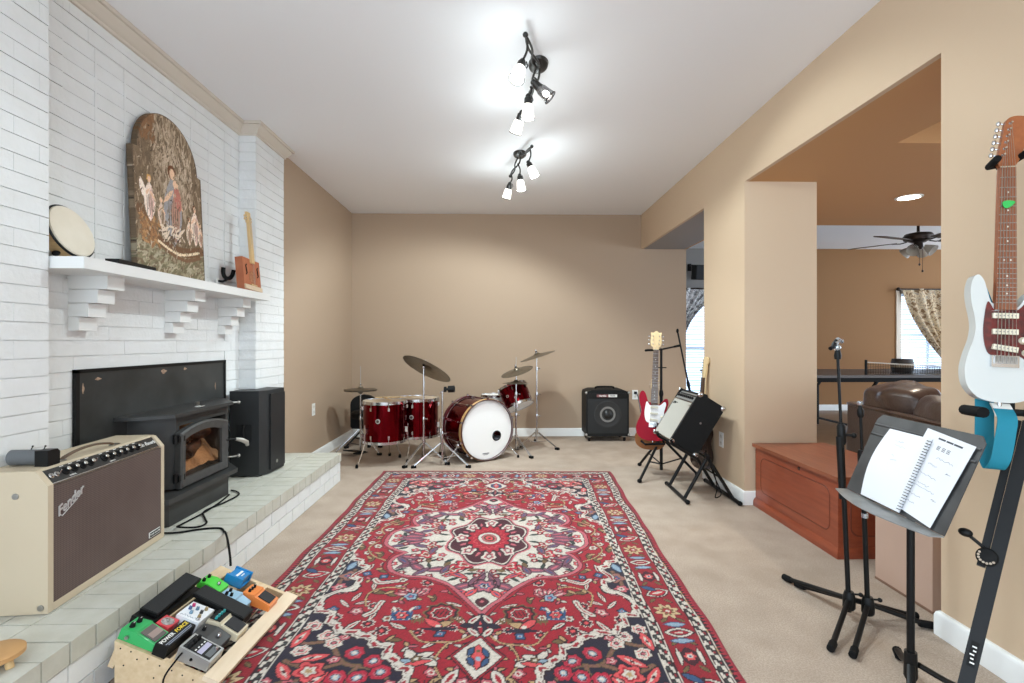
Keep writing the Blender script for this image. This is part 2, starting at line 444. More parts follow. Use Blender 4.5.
RED = (164, 24, 42); PINK = (200, 100, 110); MAUVE = (126, 80, 98); CREAM = (218, 208, 194); NAVY = (36, 29, 48); MAROON = (74, 20, 34)
BLUE = (52, 84, 124); SKYB = (148, 170, 186); OLIVE = (116, 92, 58); TANC = (190, 156, 112); INK = (48, 16, 26); CORAL = (222, 84, 86); BRICKC = (150, 40, 44)
HW, HL = 1.0, 1.54
NX, NY = 400, 600
gx, gy = np.meshgrid(np.linspace(-HW, HW, NX + 1), np.linspace(-HL, HL, NY + 1))
# a hand-knotted pattern is never quite true
jx = .004 * np.sin(gy * 9 + 1.3) + .003 * np.sin(gx * 17 + gy * 5) + .0025 * np.sin(gy * 41 + gx * 13)
jy = .004 * np.sin(gx * 11 + .4) + .003 * np.sin(gy * 19 + gx * 7) + .0025 * np.sin(gx * 43 - gy * 11)
rs = np.random.RandomState(5)
pu = Painter(np.abs(gx + jx), np.abs(gy + jy)); p = pu
A, B = p.X, p.Y
FX, FY = .72, 1.26
p.put(A < 2, RED)
# field motifs -------------------------------------------------------------
med_pts = [(0, .79), (.07, .68), (.15, .57), (.235, .50), (.30, .475), (.40, .455), (.47, .40), (.50, .32), (.475, .245), (.445, .20), (.505, .165), (.565, .09), (.585, 0)]
mq = catmull(med_pts, 5, False)
med = [(q.x, q.y) for q in mq] + [(.585, -.3), (-.585, -.3)] + [(-q.x, q.y) for q in mq[:0:-1]]
spd_pts = [(.735, .235), (.66, .30), (.60, .38), (.635, .46), (.585, .53), (.60, .60), (.66, .635), (.705, .70), (.695, .765), (.63, .80), (.60, .87), (.55, .915), (.46, .935), (.40, .985), (.335, 1.02), (.30, 1.09), (.235, 1.15), (.215, 1.27)]
sq = catmull(spd_pts, 5, False)
spd = [(q.x, q.y) for q in sq] + [(.80, 1.27), (.80, .235)]
dm = p.dist(med); ds = p.dist(spd) + .034
def flower(cx, cy, s=1., kind=None):
    k = rs.randint(7) if kind is None else kind; ro = rs.rand() * 6.28
    if k == 0: p.rose(cx, cy, .030 * s, 5, [(1.25, INK), (1, PINK), (.6, CREAM), (.3, RED)], ro)
    elif k == 1: p.rose(cx, cy, .026 * s, 6, [(1.25, INK), (1, CREAM), (.5, OLIVE), (.28, RED)], ro)
    elif k == 2: p.leaf(cx, cy, .055 * s, .013 * s, ro, CREAM, INK); p.leaf(cx, cy, .035 * s, .004 * s, ro, RED)
    elif k == 3:
        p.leaf(cx, cy, .045 * s, .016 * s, ro, OLIVE, INK); p.leaf(cx + .02 * s, cy - .02 * s, .03 * s, .010 * s, ro + 1, TANC, INK)
    elif k == 4: p.rose(cx, cy, .024 * s, 4, [(1.3, INK), (1, BLUE), (.5, SKYB), (.25, RED)], ro)
    elif k == 5:
        for q in range(3): p.leaf(cx + .022 * s * math.cos(ro + q * 2.1), cy + .022 * s * math.sin(ro + q * 2.1), .024 * s, .009 * s, ro + q * 2.1, (TANC, CREAM, PINK)[q], INK)
    else: p.rose(cx, cy, .028 * s, 8, [(1.2, CREAM), (1, INK), (.8, MAROON), (.4, CORAL)], ro)
pts = []
for _ in range(6000):
    a, b = rs.rand() * .74, rs.rand() * 1.27
    if all((a - q[0]) ** 2 + (b - q[1]) ** 2 > .062 ** 2 for q in pts): pts.append((a, b))
for a, b in pts: flower(a, b, .62 + .30 * rs.rand())
# red vines
for q in ([(.02, .93), (.10, 1.0), (.22, 1.0), (.28, .93)], [(.12, 1.01), (.16, 1.10), (.12, 1.2)], [(.62, .05), (.66, .15), (.60, .25), (.53, .30)], [(.35, .60), (.43, .58), (.52, .63), (.50, .74)]):
    p.line(q, .0065, INK); p.line(q, .004, TANC)
# dark palmettes either side of the pendant
p.rose(.17, .80, .062, 9, [(1.22, OLIVE), (1.1, INK), (.9, RED), (.68, CREAM), (.6, INK), (.5, RED)], 0, .08)
for k in range(3): p.leaf(.152 + .018 * k, .80, .026, .004, 1.3, INK)
p.leaf(.16, .885, .05, .018, .5, TANC, INK); p.leaf(.20, .875, .05, .018, -.7, CORAL, INK); p.ell(.18, .895, .012, .012, 0, CREAM); p.leaf(.17, .915, .085, .012, 0, NAVY)
for k in range(5): p.leaf(.08 + .011 * k, .845 + .01 * (k % 2), .022, .005, 1.57, OLIVE); p.leaf(.245 + .011 * k, .85 + .01 * (k % 2), .022, .005, 1.57, OLIVE)
# blue vase
p.put((np.abs(A - .335) < .043) & (np.abs(B - .815) < .036), BLUE); p.rose(.335, .812, .024, 6, [(1.2, INK), (1, CORAL), (.5, INK), (.25, CREAM)])
for k in range(4): p.ell(.302 + .022 * k, .843, .004, .004, 0, CREAM); p.ell(.302 + .022 * k, .787, .004, .004, 0, CREAM)
p.leaf(.30, .765, .024, .007, 1.1, CREAM); p.leaf(.37, .765, .024, .007, 2.0, CREAM)
# open lotus
for k in range(7):
    t = -1.2 + k * .4; p.leaf(.325 + .045 * math.sin(t), .655 - .03 * math.cos(t), .038, .013, PI / 2 - t if False else math.atan2(-math.cos(t), math.sin(t)), PINK, INK); p.leaf(.325 + .045 * math.sin(t), .655 - .03 * math.cos(t), .022, .005, math.atan2(-math.cos(t), math.sin(t)), CREAM)
p.rose(.325, .665, .026, 5, [(1.2, INK), (1, SKYB), (.6, BLUE), (.3, PINK)])
# sickle leaves
for q in ([(.44, .70), (.455, .77), (.49, .81)], [(.42, .52), (.49, .54), (.53, .50)]):
    p.line(q, .018, INK); p.line(q, .013, CREAM); p.line(q, .003, RED)
# tumbling pale flowers by the diamond
for dx, dy, ro in ((0, 0, .4), (.045, -.01, 2.2), (.02, .04, 1.2), (-.03, .035, 2.7), (.055, .03, .2)):
    p.leaf(.205 + dx, 1.085 + dy, .036, .017, ro, CREAM if dx < .05 else SKYB, INK)
p.leaf(.215, 1.125, .05, .013, .2, CORAL, INK); p.rose(.222, 1.10, .016, 5, [(1.2, INK), (1, OLIVE), (.5, CREAM)])
p.leaf(.09, 1.20, .05, .02, 1.0, CREAM, INK); p.leaf(.09, 1.20, .03, .008, 1.0, RED)
for k in range(4): p.leaf(.13 + k * .014, 1.235, .03, .005, 1.57, INK)
# spandrels ------------------------------------------------------------------
sc = .008 * np.sin(A * 52 - B * 47) + .003 * np.sin(A * 150 - B * 140)
p.put(ds < .044 + sc, INK); p.put(ds < .040 + sc, CREAM); p.put((ds < .004 + sc), INK)
p.put((np.abs(ds - .022 - sc) < .0075) & (np.sin(A * 66 - B * 62) > .1), RED)
p.put((np.abs(ds - .014 - sc) < .0016), (120, 90, 90))
insp = ds < sc + .5 * np.abs(np.sin(A * 120 - B * 110)) * -.012
p.put(insp, NAVY)
keep = p.C.copy()
for q in ([(.30, 1.2), (.38, 1.14), (.48, 1.12), (.55, 1.02), (.62, .95)], [(.48, 1.12), (.58, 1.16), (.68, 1.12)], [(.42, 1.13), (.44, 1.22)], [(.66, .40), (.69, .52), (.68, .60)], [(.60, 1.0), (.68, 1.0), (.70, .88)], [(.50, 1.24), (.60, 1.22), (.66, 1.24)]):
    p.line(q, .010, OLIVE); p.line(q, .006, (134, 92, 76))
for cx, cy in ((.37, 1.105), (.455, 1.06), (.40, 1.195), (.33, 1.17), (.475, 1.20)):
    p.rose(cx, cy, .037, 7, [(1.12, INK), (1, (186, 34, 60)), (.62, PINK), (.52, MAROON), (.40, SKYB), (.26, CREAM)], cx * 9, .07)
for cx, cy in ((.60, .955), (.655, 1.055), (.555, 1.0), (.675, .90)):
    p.rose(cx, cy, .033, 6, [(1.12, INK), (1, CREAM), (.72, CORAL), (.62, CREAM), (.35, MAROON), (.2, PINK)], cx * 7, .12)
for cx, cy, ro in ((.60, 1.10, .5), (.66, 1.18, 2.2), (.545, 1.22, .9), (.69, .98, 1.4)):
    p.leaf(cx, cy, .062, .021, ro, CORAL, INK); p.leaf(cx, cy, .038, .007, ro, CREAM); p.ell(cx, cy, .01, .006, ro, MAROON)
p.rose(.575, 1.17, .047, 5, [(1.15, INK), (1, CORAL), (.7, RED), (.5, CREAM), (.25, TANC)], .4, .2)
p.rose(.67, .47, .042, 4, [(1.15, INK), (1, (156, 104, 92)), (.5, BLUE), (.25, PINK)], .2, .2); p.leaf(.69, .36, .05, .016, 1.3, SKYB, BLUE); p.rose(.68, .58, .03, 6, [(1.15, INK), (1, PINK), (.5, CREAM), (.25, MAROON)])
for cx, cy in ((.52, 1.1), (.62, 1.24), (.70, 1.23), (.43, 1.245), (.53, .96), (.28, 1.23)): p.rose(cx, cy, .020, 5, [(1.2, INK), (1, PINK), (.5, CREAM), (.3, RED)], cx * 5)
p.C[~insp] = keep[~insp]
# medallion --------------------------------------------------------------------
wv = .005 * np.sin(np.arctan2(B, A) * 34)
p.put(dm < .036 + wv, INK); p.put(dm < .031 + wv, RED); p.put(dm < .020, INK); p.put(dm < .015, PINK); p.put(dm < -.004, INK); p.put(dm < -.008, CREAM)
inm = dm < -.008; keep = p.C.copy()
for cx, cy, ro, l in ((.40, .33, .75, .085), (.36, .37, 2.3, .06), (.43, .06, .35, .08), (.45, .02, 0, .09), (.09, .56, .5, .07), (.04, .50, 1.2, .08), (.25, .40, .2, .075), (.42, .26, -.3, .06)):
    p.leaf(cx, cy, l, .024, ro, MAUVE, INK); p.leaf(cx, cy, l * .6, .007, ro, PINK)
p.rose(0, .56, .05, 6, [(1.2, INK), (1, MAUVE), (.75, PINK), (.5, BLUE), (.3, CREAM), (.2, MAROON)], 0, .2)
p.leaf(0, .705, .04, .024, 1.57, MAROON, INK); p.ell(0, .70, .008, .012, 0, PINK)
for cx, cy in ((.165, .395), (.315, .12), (.335, .225), (.12, .345)):
    p.rose(cx, cy, .042, 4, [(1.15, INK), (1, (196, 40, 60)), (.62, CREAM), (.42, OLIVE), (.25, RED)], cx * 20, .28)
for cx, cy, ro in ((.28, .30, .4), (.20, .30, .8), (.47, .14, .6), (.27, .05, .2), (.30, .36, 1.8), (.08, .44, .2), (.15, .50, .7), (.50, .05, 1.2), (.44, .40, .5)):
    p.leaf(cx, cy, .034, .009, ro, (40, 60, 52), INK, .003)
for cx, cy in ((.105, .62), (.19, .46), (.49, .33), (.535, .03), (.36, .045), (.245, .235), (.40, .17)): p.rose(cx, cy, .020, 5, [(1.25, INK), (1, CORAL), (.5, BLUE), (.3, CREAM)], cx * 8)
for cx, cy in ((.205, .34), (.07, .40), (.31, .30)): p.leaf(cx, cy, .030, .014, cx * 6, OLIVE, INK, .003)
for cx, cy, ro, l in ((.52, .20, 1.2, .05), (.33, .42, .9, .05), (.44, .30, 2.2, .06), (.14, .46, 2.6, .06), (.30, .17, 1.3, .055), (.06, .63, 1.0, .05), (.38, .11, 2.6, .05), (.21, .40, 1.2, .05), (.50, .11, .3, .05)):
    p.leaf(cx, cy, l, .017, ro, MAUVE if cx > .2 else CORAL, INK); p.leaf(cx, cy, l * .55, .005, ro, BLUE)
for cx, cy in ((.255, .29), (.40, .24), (.28, .47), (.42, .43), (.03, .41), (.47, .08), (.10, .51), (.31, .07), (.36, .30), (.05, .46)): p.rose(cx, cy, .016, 5, [(1.3, INK), (1, RED), (.5, CREAM)], cx * 11)
for q in ([(.25, .10), (.34, .16), (.42, .20)], [(.08, .36), (.14, .44), (.22, .46)], [(.28, .26), (.36, .33), (.44, .36)], [(0, .42), (.05, .52), (.04, .60)]): p.line(q, .0035, INK)
p.C[~inm] = keep[~inm]
# inner medallion, longer along the rug than across it
p = Painter(A, B / 1.47); p.C = pu.C
p.rose(0, 0, .222, 8, [(1.08, PINK), (1.03, INK), (.99, CREAM), (.955, MAROON)], R(22.5), .085)
for k in range(8):
    t = R(45 * k); p.rose(.162 * math.cos(t), .162 * math.sin(t), .034, 5, [(1.25, INK), (1.1, CREAM), (.72, PINK), (.5, INK), (.36, CREAM)], t)
for k in range(8):
    t = R(45 * k + 22.5); p.leaf(.15 * math.cos(t), .15 * math.sin(t), .028, .008, t, PINK, INK, .003)
p.rose(0, 0, .116, 16, [(1.12, INK), (1.04, (178, 24, 46)), (.80, CORAL), (.76, RED)], 0, .09)
p = Painter(A, B / 1.2); p.C = pu.C
for r_, c in ((.072, INK), (.068, CREAM), (.050, INK), (.046, PINK), (.036, OLIVE), (.030, INK), (.024, CORAL), (.009, INK)): p.ell(0, 0, r_, r_, 0, c)
p = pu
# pendant and diamond on the long axis
for q in ([(.004, .81), (.02, .90), (.004, .985)],): p.line(q, .012, NAVY)
p.leaf(.028, .845, .042, .013, 1.0, CREAM, INK); p.leaf(.03, .93, .042, .014, 2.2, CREAM, INK); p.leaf(.055, .885, .03, .013, .2, NAVY, INK)
p.leaf(.03, .845, .02, .005, 1.0, RED); p.leaf(.03, .93, .02, .005, 2.2, RED)
dd = A / .098 + np.abs(B - 1.085) / .120
p.put(dd < 1.18, INK); p.put(dd < 1.1, RED); p.put(dd < 1.02, INK); p.put(dd < .96, CREAM)
p.leaf(0, 1.085, .07, .026, 1.57, CORAL, INK); p.leaf(.03, 1.06, .028, .011, 1.2, BLUE, INK); p.leaf(.028, 1.115, .026, .010, 2.0, BLUE, INK); p.ell(0, 1.10, .011, .014, 0, SKYB); p.ell(0, 1.055, .009, .009, 0, OLIVE)
# borders (these run right round, so they are painted unfolded) -------------------
w = Painter(gx + jx * .6, gy + jy * .6); w.C = p.C
ax, ay = np.abs(w.X), np.abs(w.Y)
rim = np.maximum(ax - HW, ay - HL)              # 0 at the edge, negative inwards
side = (ax - HW) > (ay - HL)
run = np.where(side, w.Y, w.X)                  # distance along the border
d = -rim
def band(a, b): return (d >= a) & (d < b)
brd = d < .28
w.put(band(0, .012), (150, 26, 44)); w.put(band(.012, .036), INK)
zz = np.abs(((run / .022) % 1) - .5) * 2
w.put(band(.012, .036) & ((d - .012) / .024 < zz), (168, 44, 56)); w.put(band(.036, .039), TANC)
def guard(a, b, pitch):
    t = (run / pitch) % 1; f = (d - a) / (b - a); g = band(a, b)
    w.put(g, INK)
    w.put(g & (f > .08) & (f < .92), CREAM)
    w.put(g & (f > .14) & (f < .86), CREAM)
    ph = np.where(f > .5, t, (t + .5) % 1)
    w.put(g & (f > .10) & (f < .90) & (ph > .34) & (ph < .86), (44, 34, 36))
    w.put(g & (np.abs(f - .5) < .12) & (t > .1) & (t < .55), (44, 34, 36))
    w.put(g & (f > .22) & (f < .42) & (ph > .5) & (ph < .7), RED)
    w.put(g & (f > .58) & (f < .80) & (ph > .5) & (ph < .7), (60, 70, 66))
    w.put(band(a - .004, a) | band(b, b + .004), CREAM)
guard(.042, .082, .062); guard(.238, .278, .062)
w.put(band(.086, .234), (150, 24, 38)); w.put(band(.086, .090), INK); w.put(band(.230, .234), INK)
inb = band(.090, .230); keep = w.C.copy()
p = w
def motif(cx, cy, alongy, k):
    def M(u, v): return (cx + v, cy + u) if alongy else (cx + u, cy + v)
    rt = PI / 2 if alongy else 0
    if k == 0:
        x, y = M(0, 0); w.leaf(x, y, .06, .030, rt + PI / 2, CREAM, INK); w.leaf(x, y, .04, .014, rt + PI / 2, RED, INK); w.leaf(x, y, .022, .004, rt + PI / 2, CREAM)
        for s in (-1, 1): x, y = M(.055 * s, 0); w.leaf(x, y, .045, .012, rt + PI / 2, SKYB, BLUE)
    elif k == 1:
        x, y = M(0, 0); w.rose(x, y, .046, 8, [(1.1, INK), (1, (206, 178, 136)), (.6, OLIVE), (.4, RED), (.2, CREAM)], .3, .25)
    elif k == 2:
        x, y = M(0, .005); w.leaf(x, y, .062, .034, rt + PI / 2 + .35, CREAM, INK); w.leaf(x, y, .045, .024, rt + PI / 2 + .35, (186, 34, 52), INK); w.leaf(x, y, .03, .008, rt + PI / 2 + .35, CREAM)
        x, y = M(.04, -.03); w.leaf(x, y, .04, .014, rt + 1.0, BLUE, INK)
    else:
        x, y = M(0, 0); w.leaf(x, y, .05, .03, rt, MAROON, INK); w.rose(x, y, .022, 6, [(1.2, INK), (1, CORAL), (.55, CREAM), (.3, BLUE)])
        x, y = M(0, .042); w.leaf(x, y, .05, .008, rt, CREAM, INK); x, y = M(0, -.042); w.leaf(x, y, .05, .008, rt, CREAM, INK)
    for s in (-1, 1):
        x, y = M(.085 * 1, .035 * s); w.leaf(x, y, .024, .008, rt + s * .8, OLIVE, INK, .003)
n = 0
for sgn in (-1, 1):
    k = 0; t = -1.38
    while t < 1.39: motif(sgn * .84, t, True, (k + (sgn > 0)) % 4); t += .1533; k += 1
    k = 0; t = -.84 + .15
    while t < .80: motif(t, sgn * 1.38, False, (k + 2) % 4); t += .1533; k += 1
xx = np.abs(((run / .05) % 1) - .5)
w.C[~inb] = keep[~inb]
Cc = w.C
# wear: the pile fades unevenly
fade = .5 + .5 * np.sin(gy * 23 + 2 * np.sin(gx * 5)) * np.sin(gx * 3 + 1)
Cc *= (1 - .10 * fade * rs.rand(*fade.shape))[..., None]
Cc *= (.62 + .30 * rs.rand(*fade.shape))[..., None]
Cc = np.clip(Cc, 0, 1)
def pigment_mesh(name, P, C, m, back=None):
    """grid of points (ny, nx, 3) with a colour per point"""
    ny, nx = P.shape[:2]; me = bpy.data.meshes.new(name); nv = nx * ny
    idx = np.arange(nv).reshape(ny, nx)
    q = np.stack([idx[:-1, :-1], idx[:-1, 1:], idx[1:, 1:], idx[1:, :-1]], -1).reshape(-1, 4)
    co = P.reshape(-1, 3)
    # skirt down to the base
    ring = np.concatenate([idx[0, :], idx[1:, -1], idx[-1, -2::-1], idx[-2:0:-1, 0]])
    base = co[ring].copy(); base[:, :] = back(base); bi = np.arange(len(ring)) + nv
    sk = np.stack([ring, bi, np.roll(bi, -1), np.roll(ring, -1)], -1)
    co = np.concatenate([co, base]); F = np.concatenate([q, sk])
    me.vertices.add(len(co)); me.vertices.foreach_set('co', co.astype('f').ravel())
    me.loops.add(F.size); me.loops.foreach_set('vertex_index', F.ravel().astype('i'))
    me.polygons.add(len(F)); me.polygons.foreach_set('loop_start', (np.arange(len(F)) * 4).astype('i'))
    me.update(calc_edges=True)
    ca = me.color_attributes.new('Col', 'FLOAT_COLOR', 'POINT')
    col = np.ones((len(co), 4), 'f'); col[:nv, :3] = C.reshape(-1, 3); col[nv:, :3] = C.reshape(-1, 3)[ring]
    ca.data.foreach_set('color', col.ravel()); me.materials.append(m)
    o = bpy.data.objects.new(name, me); COL.objects.link(o); WM[o] = Matrix()
    return o
# where the rug lies: the right-hand side has crept in towards the near end
wy = 2.983 + gy
xc = -.058 + .021 * gy
hwr = np.where(gx > 0, 1.0 - .030 * np.clip(1.5 - gy, 0, 4), 1.008)
wave = .004 * np.sin(gy * 6.1) + .003 * np.sin(gy * 13.7 + 1)
wx = xc + gx * hwr + wave * np.abs(gx)
wy = np.where(gy < 0, 2.983 + gy * 1.035, wy) - .035 * gx
wz = .011 + .0012 * np.sin(gx * 9 + gy * 4) + .0008 * np.sin(gy * 21)
def under(b): b = b.copy(); b[:, 2] = .001; return b
rug = pigment_mesh('area_rug', np.stack([wx, wy, wz], -1), Cc, vmat('wool pile', .95, .5, 420, .15), under)
recenter(tag(rug, 'large red patterned wool rug with cream medallion lying on beige carpet', 'rug'))
# ================================================================ fireplace side
MZ = 1.493          # top of the mantel shelf
ms = thing('mantel_shelf', 'white painted mantel shelf on three stepped brackets against the white brick chimney', 'mantel shelf', (-1.74, 2.82, MZ - .047))
MB().b2(-1.872, -1.622, 2.028, 3.64, MZ - .047, MZ, M_mantel, bev=.003).build('shelf_board', ms)
for y0 in (2.25, 2.885, 3.42):
    c = MB()
    for k, x in enumerate((-1.822, -1.782, -1.742, -1.70)):
        c.b2(-1.872, x, y0, y0 + .1, MZ - .047 - .060 * (4 - k) + .0015, MZ - .047 - .060 * (3 - k) - .0005, M_mantel, bev=.004)
    c.build('bracket', ms)

# ---- antique arched painting, leaning on the wall
PW, PH, SH = .585, .905, .655         # width, height, height of the shoulders
ny, nx = 220, 150
def arch_half(t):                   # half width at height t
    if t < SH: return PW / 2
    r = PW / 2 - .035; q = (t - SH) / (PH - SH)
    return r * math.sqrt(max(0, 1 - q * q)) if q < 1 else .001
tt = np.linspace(0, PH, ny + 1)
tt = np.concatenate([np.linspace(0, SH, 150), np.linspace(SH + .0008, PH - .0005, 71)]); ny = len(tt) - 1
uu = np.linspace(-1, 1, nx + 1)
hw = np.array([arch_half(t) for t in tt])
PX = uu[None, :] * hw[:, None]; PY = np.repeat(tt[:, None], nx + 1, 1)
q = Painter(PX.astype('f'), PY.astype('f')); rs = np.random.RandomState(11)
q.put(PX < 9, (108, 92, 72))
def dabs(n, x0, x1, y0, y1, cols, l, w_, ang=1.57, spread=.5):
    for _ in range(n):
        q.leaf(x0 + (x1 - x0) * rs.rand(), y0 + (y1 - y0) * rs.rand(), l * (.5 + rs.rand()), w_ * (.5 + rs.rand()), ang + spread * rs.randn(), cols[rs.randint(len(cols))])
dabs(900, -.3, .3, .0, .9, [(118, 102, 82), (104, 88, 68), (130, 114, 92), (98, 84, 66)], .030, .006, 1.57, .25)
dabs(420, -.14, .2, .36, .9, [(146, 130, 108), (156, 140, 118), (136, 120, 98), (166, 150, 128)], .026, .005, 1.57, .3)
dabs(150, -.05, .2, .42, .75, [(176, 162, 140), (166, 150, 130)], .022, .004, 1.57, .3)
dabs(170, -.28, .28, .1, .88, [(84, 70, 54), (92, 78, 60)], .016, .003, 1.57, .5)
dabs(90, -.26, -.12, .72, .86, [(120, 90, 62), (112, 82, 56)], .022, .006)
dabs(420, -.3, .3, .0, .19, [(116, 110, 86), (134, 127, 102), (100, 94, 70), (150, 142, 120)], .026, .006, .4, .5)
# a boat with figures
q.line([(-.25, .34), (-.18, .24), (-.05, .185), (.12, .175), (.27, .21)], .028, (102, 76, 54))
dabs(90, -.25, -.10, .17, .32, [(150, 112, 74), (136, 100, 68), (160, 124, 86), (122, 92, 64)], .018, .007, -.7, .9)
q.line([(-.12, .20), (.05, .155), (.24, .195)], .007, (206, 190, 160)); q.line([(-.06, .16), (.1, .13), (.25, .165)], .010, (108, 80, 58))
def figure(x, y, h, robe, robe2, skin=(206, 176, 146), hair=(96, 60, 36)):
    q.leaf(x, y + h * .38, h * .42, h * .17, 1.57, robe); q.leaf(x + h * .05, y + h * .36, h * .36, h * .08, 1.5, robe2)
    for k in range(5): q.leaf(x + h * (-.08 + .04 * k), y + h * .3, h * .25, h * .008, 1.55, (104, 88, 72))
    q.leaf(x - h * .08, y + h * .55, h * .14, h * .03, .8, skin); q.leaf(x + h * .1, y + h * .52, h * .14, h * .03, 2.4, skin)
    q.ell(x, y + h * .86, h * .075, h * .085, 0, hair); q.ell(x + h * .01, y + h * .84, h * .05, h * .065, 0, skin)
figure(.015, .21, .46, (142, 142, 142), (164, 128, 112)); q.ell(.06, .47, .03, .07, .2, (170, 112, 98)); q.ell(.045, .545, .022, .026, 0, (206, 176, 146))
figure(-.175, .30, .25, (214, 200, 186), (198, 168, 156), hair=(190, 146, 86)); q.leaf(-.225, .45, .06, .02, 1.9, (222, 210, 196))
figure(-.085, .28, .17, (196, 178, 160), (150, 128, 104), hair=(196, 170, 140))
figure(.215, .24, .25, (216, 200, 182), (188, 160, 148)); figure(.155, .23, .17, (206, 190, 170), (160, 132, 112)); figure(.265, .235, .15, (206, 190, 170), (170, 132, 112))
dabs(40, -.1, .1, .22, .3, [(200, 186, 166), (90, 72, 56)], .03, .006, .6, .8)
dabs(420, -.3, .3, 0, .88, [(92, 78, 60), (150, 134, 112), (120, 104, 82), (170, 156, 134)], .012, .003, 1.5, .6)
dabs(60, -.3, .3, 0, .88, [(60, 50, 38)], .006, .003, 0, 2)
edge = np.minimum(hw[:, None] - np.abs(PX), np.minimum(PY, PH - PY))
q.C *= np.array([1.42, 1.36, 1.36], 'f')
q.C[edge < .010] *= .55
q.C *= (.85 + .3 * rs.rand(*q.C.shape[:2]))[..., None]
lean = math.atan2(.04, .885)
FP = basis((-1.799, 2.865, MZ + .001), (0, 1, 0), (-math.sin(lean), 0, math.cos(lean)))
def tf(M, a, b, c):
    Mn = np.array(M); return np.stack([Mn[i, 0] * a + Mn[i, 1] * b + Mn[i, 2] * c + Mn[i, 3] for i in range(3)], -1)
Pm = tf(FP, PX, PY, 0.0 * PX)
nvec = np.array(FP)[:3, 2]
ap = pigment_mesh('arched_painting', Pm, q.C, vmat('old paint', .6, .4, 140), lambda b: b - nvec * .026)
recenter(tag(ap, 'tall antique arched wooden painting of robed figures leaning on the brick above the mantel', 'painting'))

# ---- hand drum on the mantel
hd_n = V((.946, .02, .322)).normalized(); hc = V((-1.778, 2.164, 1.618))
HM = zframe(hc, hd_n)
M_skin = mat('drum skin', (226, 216, 198), .55, noise_amt=.4, noise_scale=12, rgb2=(206, 194, 170))
M_shell = mat('tan wood shell', (196, 164, 116), .45, noise_amt=.7, noise_scale=18, rgb2=(150, 118, 78), stretch=(1, 1, 5))
hd = thing('hand_drum', 'round hand drum with cream skin tilted at the left end of the mantel', 'drum', (hc.x, hc.y, MZ))
MB(HM).lathe(Matrix(), [(.104, -.056), (.110, -.056), (.112, -.012), (.104, -.012)], M_shell, 40).build('shell', hd)
MB(HM).lathe(Matrix(), [(.0005, .004), (.107, .0035), (.109, -.002)], M_skin, 40).build('drum_skin', hd)
MB(HM).tube([(.1115 * math.cos(a), .1115 * math.sin(a), -.007) for a in [2 * PI * k / 40 for k in range(40)]], .0048, M_black, 8, closed=True).build('rim', hd)
for k in range(3): MB(HM).ball((.1115 * math.cos(1.9 + k * 1.1), .1115 * math.sin(1.9 + k * 1.1), -.045), (.012, .012, .016), M_blackm).build('jingle', hd)

tb = MB(T(-1.655, 2.335, MZ + .0005) @ RZ(5)); tb.box((0, 0, .009), (.055, .27, .018), M_black, bev=.005)
solo(tb, 'tablet', 'flat black case lying on the mantel between the drum and the painting', 'case')

hg = thing('guitar_hanger', 'small black forked guitar hanger fixed to the white brick above the mantel', 'hanger', (-1.868, 3.41, 1.55))
MB().lathe(zframe((-1.868, 3.41, 1.56), (1, 0, 0)), [(.022, 0), (.022, .008), (.016, .012)], M_white, 18).build('wall_plate', hg)
MB().tube([(-1.86, 3.41, 1.56), (-1.83, 3.41, 1.556), (-1.80, 3.41, 1.57)], .008, M_black).build('arm', hg)
MB().tube(catmull([(-1.79, 3.345, 1.640), (-1.795, 3.352, 1.605), (-1.80, 3.385, 1.580), (-1.80, 3.435, 1.580), (-1.795, 3.465, 1.605), (-1.79, 3.472, 1.640)], 4, False), .013, M_rubber, 10).build('fork', hg)

# ---- cigar box guitar
M_cigar = mat('reddish cigar box wood', (186, 112, 76), .5, noise_amt=.6, noise_scale=14, rgb2=(156, 82, 52), stretch=(1, 4, 1))
M_maple = mat('pale maple', (216, 184, 134), .4, noise_amt=.5, noise_scale=16, rgb2=(196, 160, 108), stretch=(4, 4, .6))
cg = thing('cigar_box_guitar', 'reddish brown cigar box guitar with pale neck standing at the right end of the mantel', 'guitar', (-1.70, 3.54, MZ))
CM = T(-1.69, 3.54, MZ + .002) @ Matrix.Rotation(R(-6), 4, 'Y') @ Matrix.Rotation(R(-2.5), 4, 'X') @ basis((0, 0, 0), (0, 1, 0), (0, 0, 1))
MB(CM).box((0, .115, -.025), (.235, .23, .05), M_cigar, bev=.004).build('body', cg)
for s in (-1, 1): MB(CM).tube([(s * .078 + .008, .185, .0), (s * .078 - .004, .175, .001), (s * .078, .15, .0015), (s * .078 + .006, .125, .001), (s * .078 - .006, .115, .0)], .0045, M_blackm, 6).build('sound_hole', cg)
MB(CM).lathe(T(0, .105, 0), [(.045, 0), (.045, .001)], mat('printed emblem', (132, 74, 52), .6, noise_amt=.9, noise_scale=60, rgb2=(200, 140, 96)), 24).build('emblem', cg)
MB(CM).box((0, .03, .004), (.235, .03, .009), mat('pale label', (214, 190, 160), .6), bev=.001).box((0, .05, .006), (.08, .008, .012), M_maple).build('bridge', cg)
MB(CM).box((0, .345, .008), (.038, .29, .018), M_maple, bev=.003).box((0, .522, .004), (.046, .075, .016), M_maple, bev=.003).build('neck', cg)
for k in range(4): MB(CM).cyl(((-.023 if k % 2 else .023), .505 + .02 * (k // 2), .003), ((-.042 if k % 2 else .042), .505 + .02 * (k // 2), .003), .005, M_steel).ball(((-.045 if k % 2 else .045), .505 + .02 * (k // 2), .003), (.007, .009, .005), M_maple).build('tuner', cg)
st = MB(CM)
for k in range(3): st.cyl((-.01 + .01 * k, .05, .014), (-.008 + .008 * k, .53, .019), .0006, M_steel, seg=5)
st.build('strings', cg)

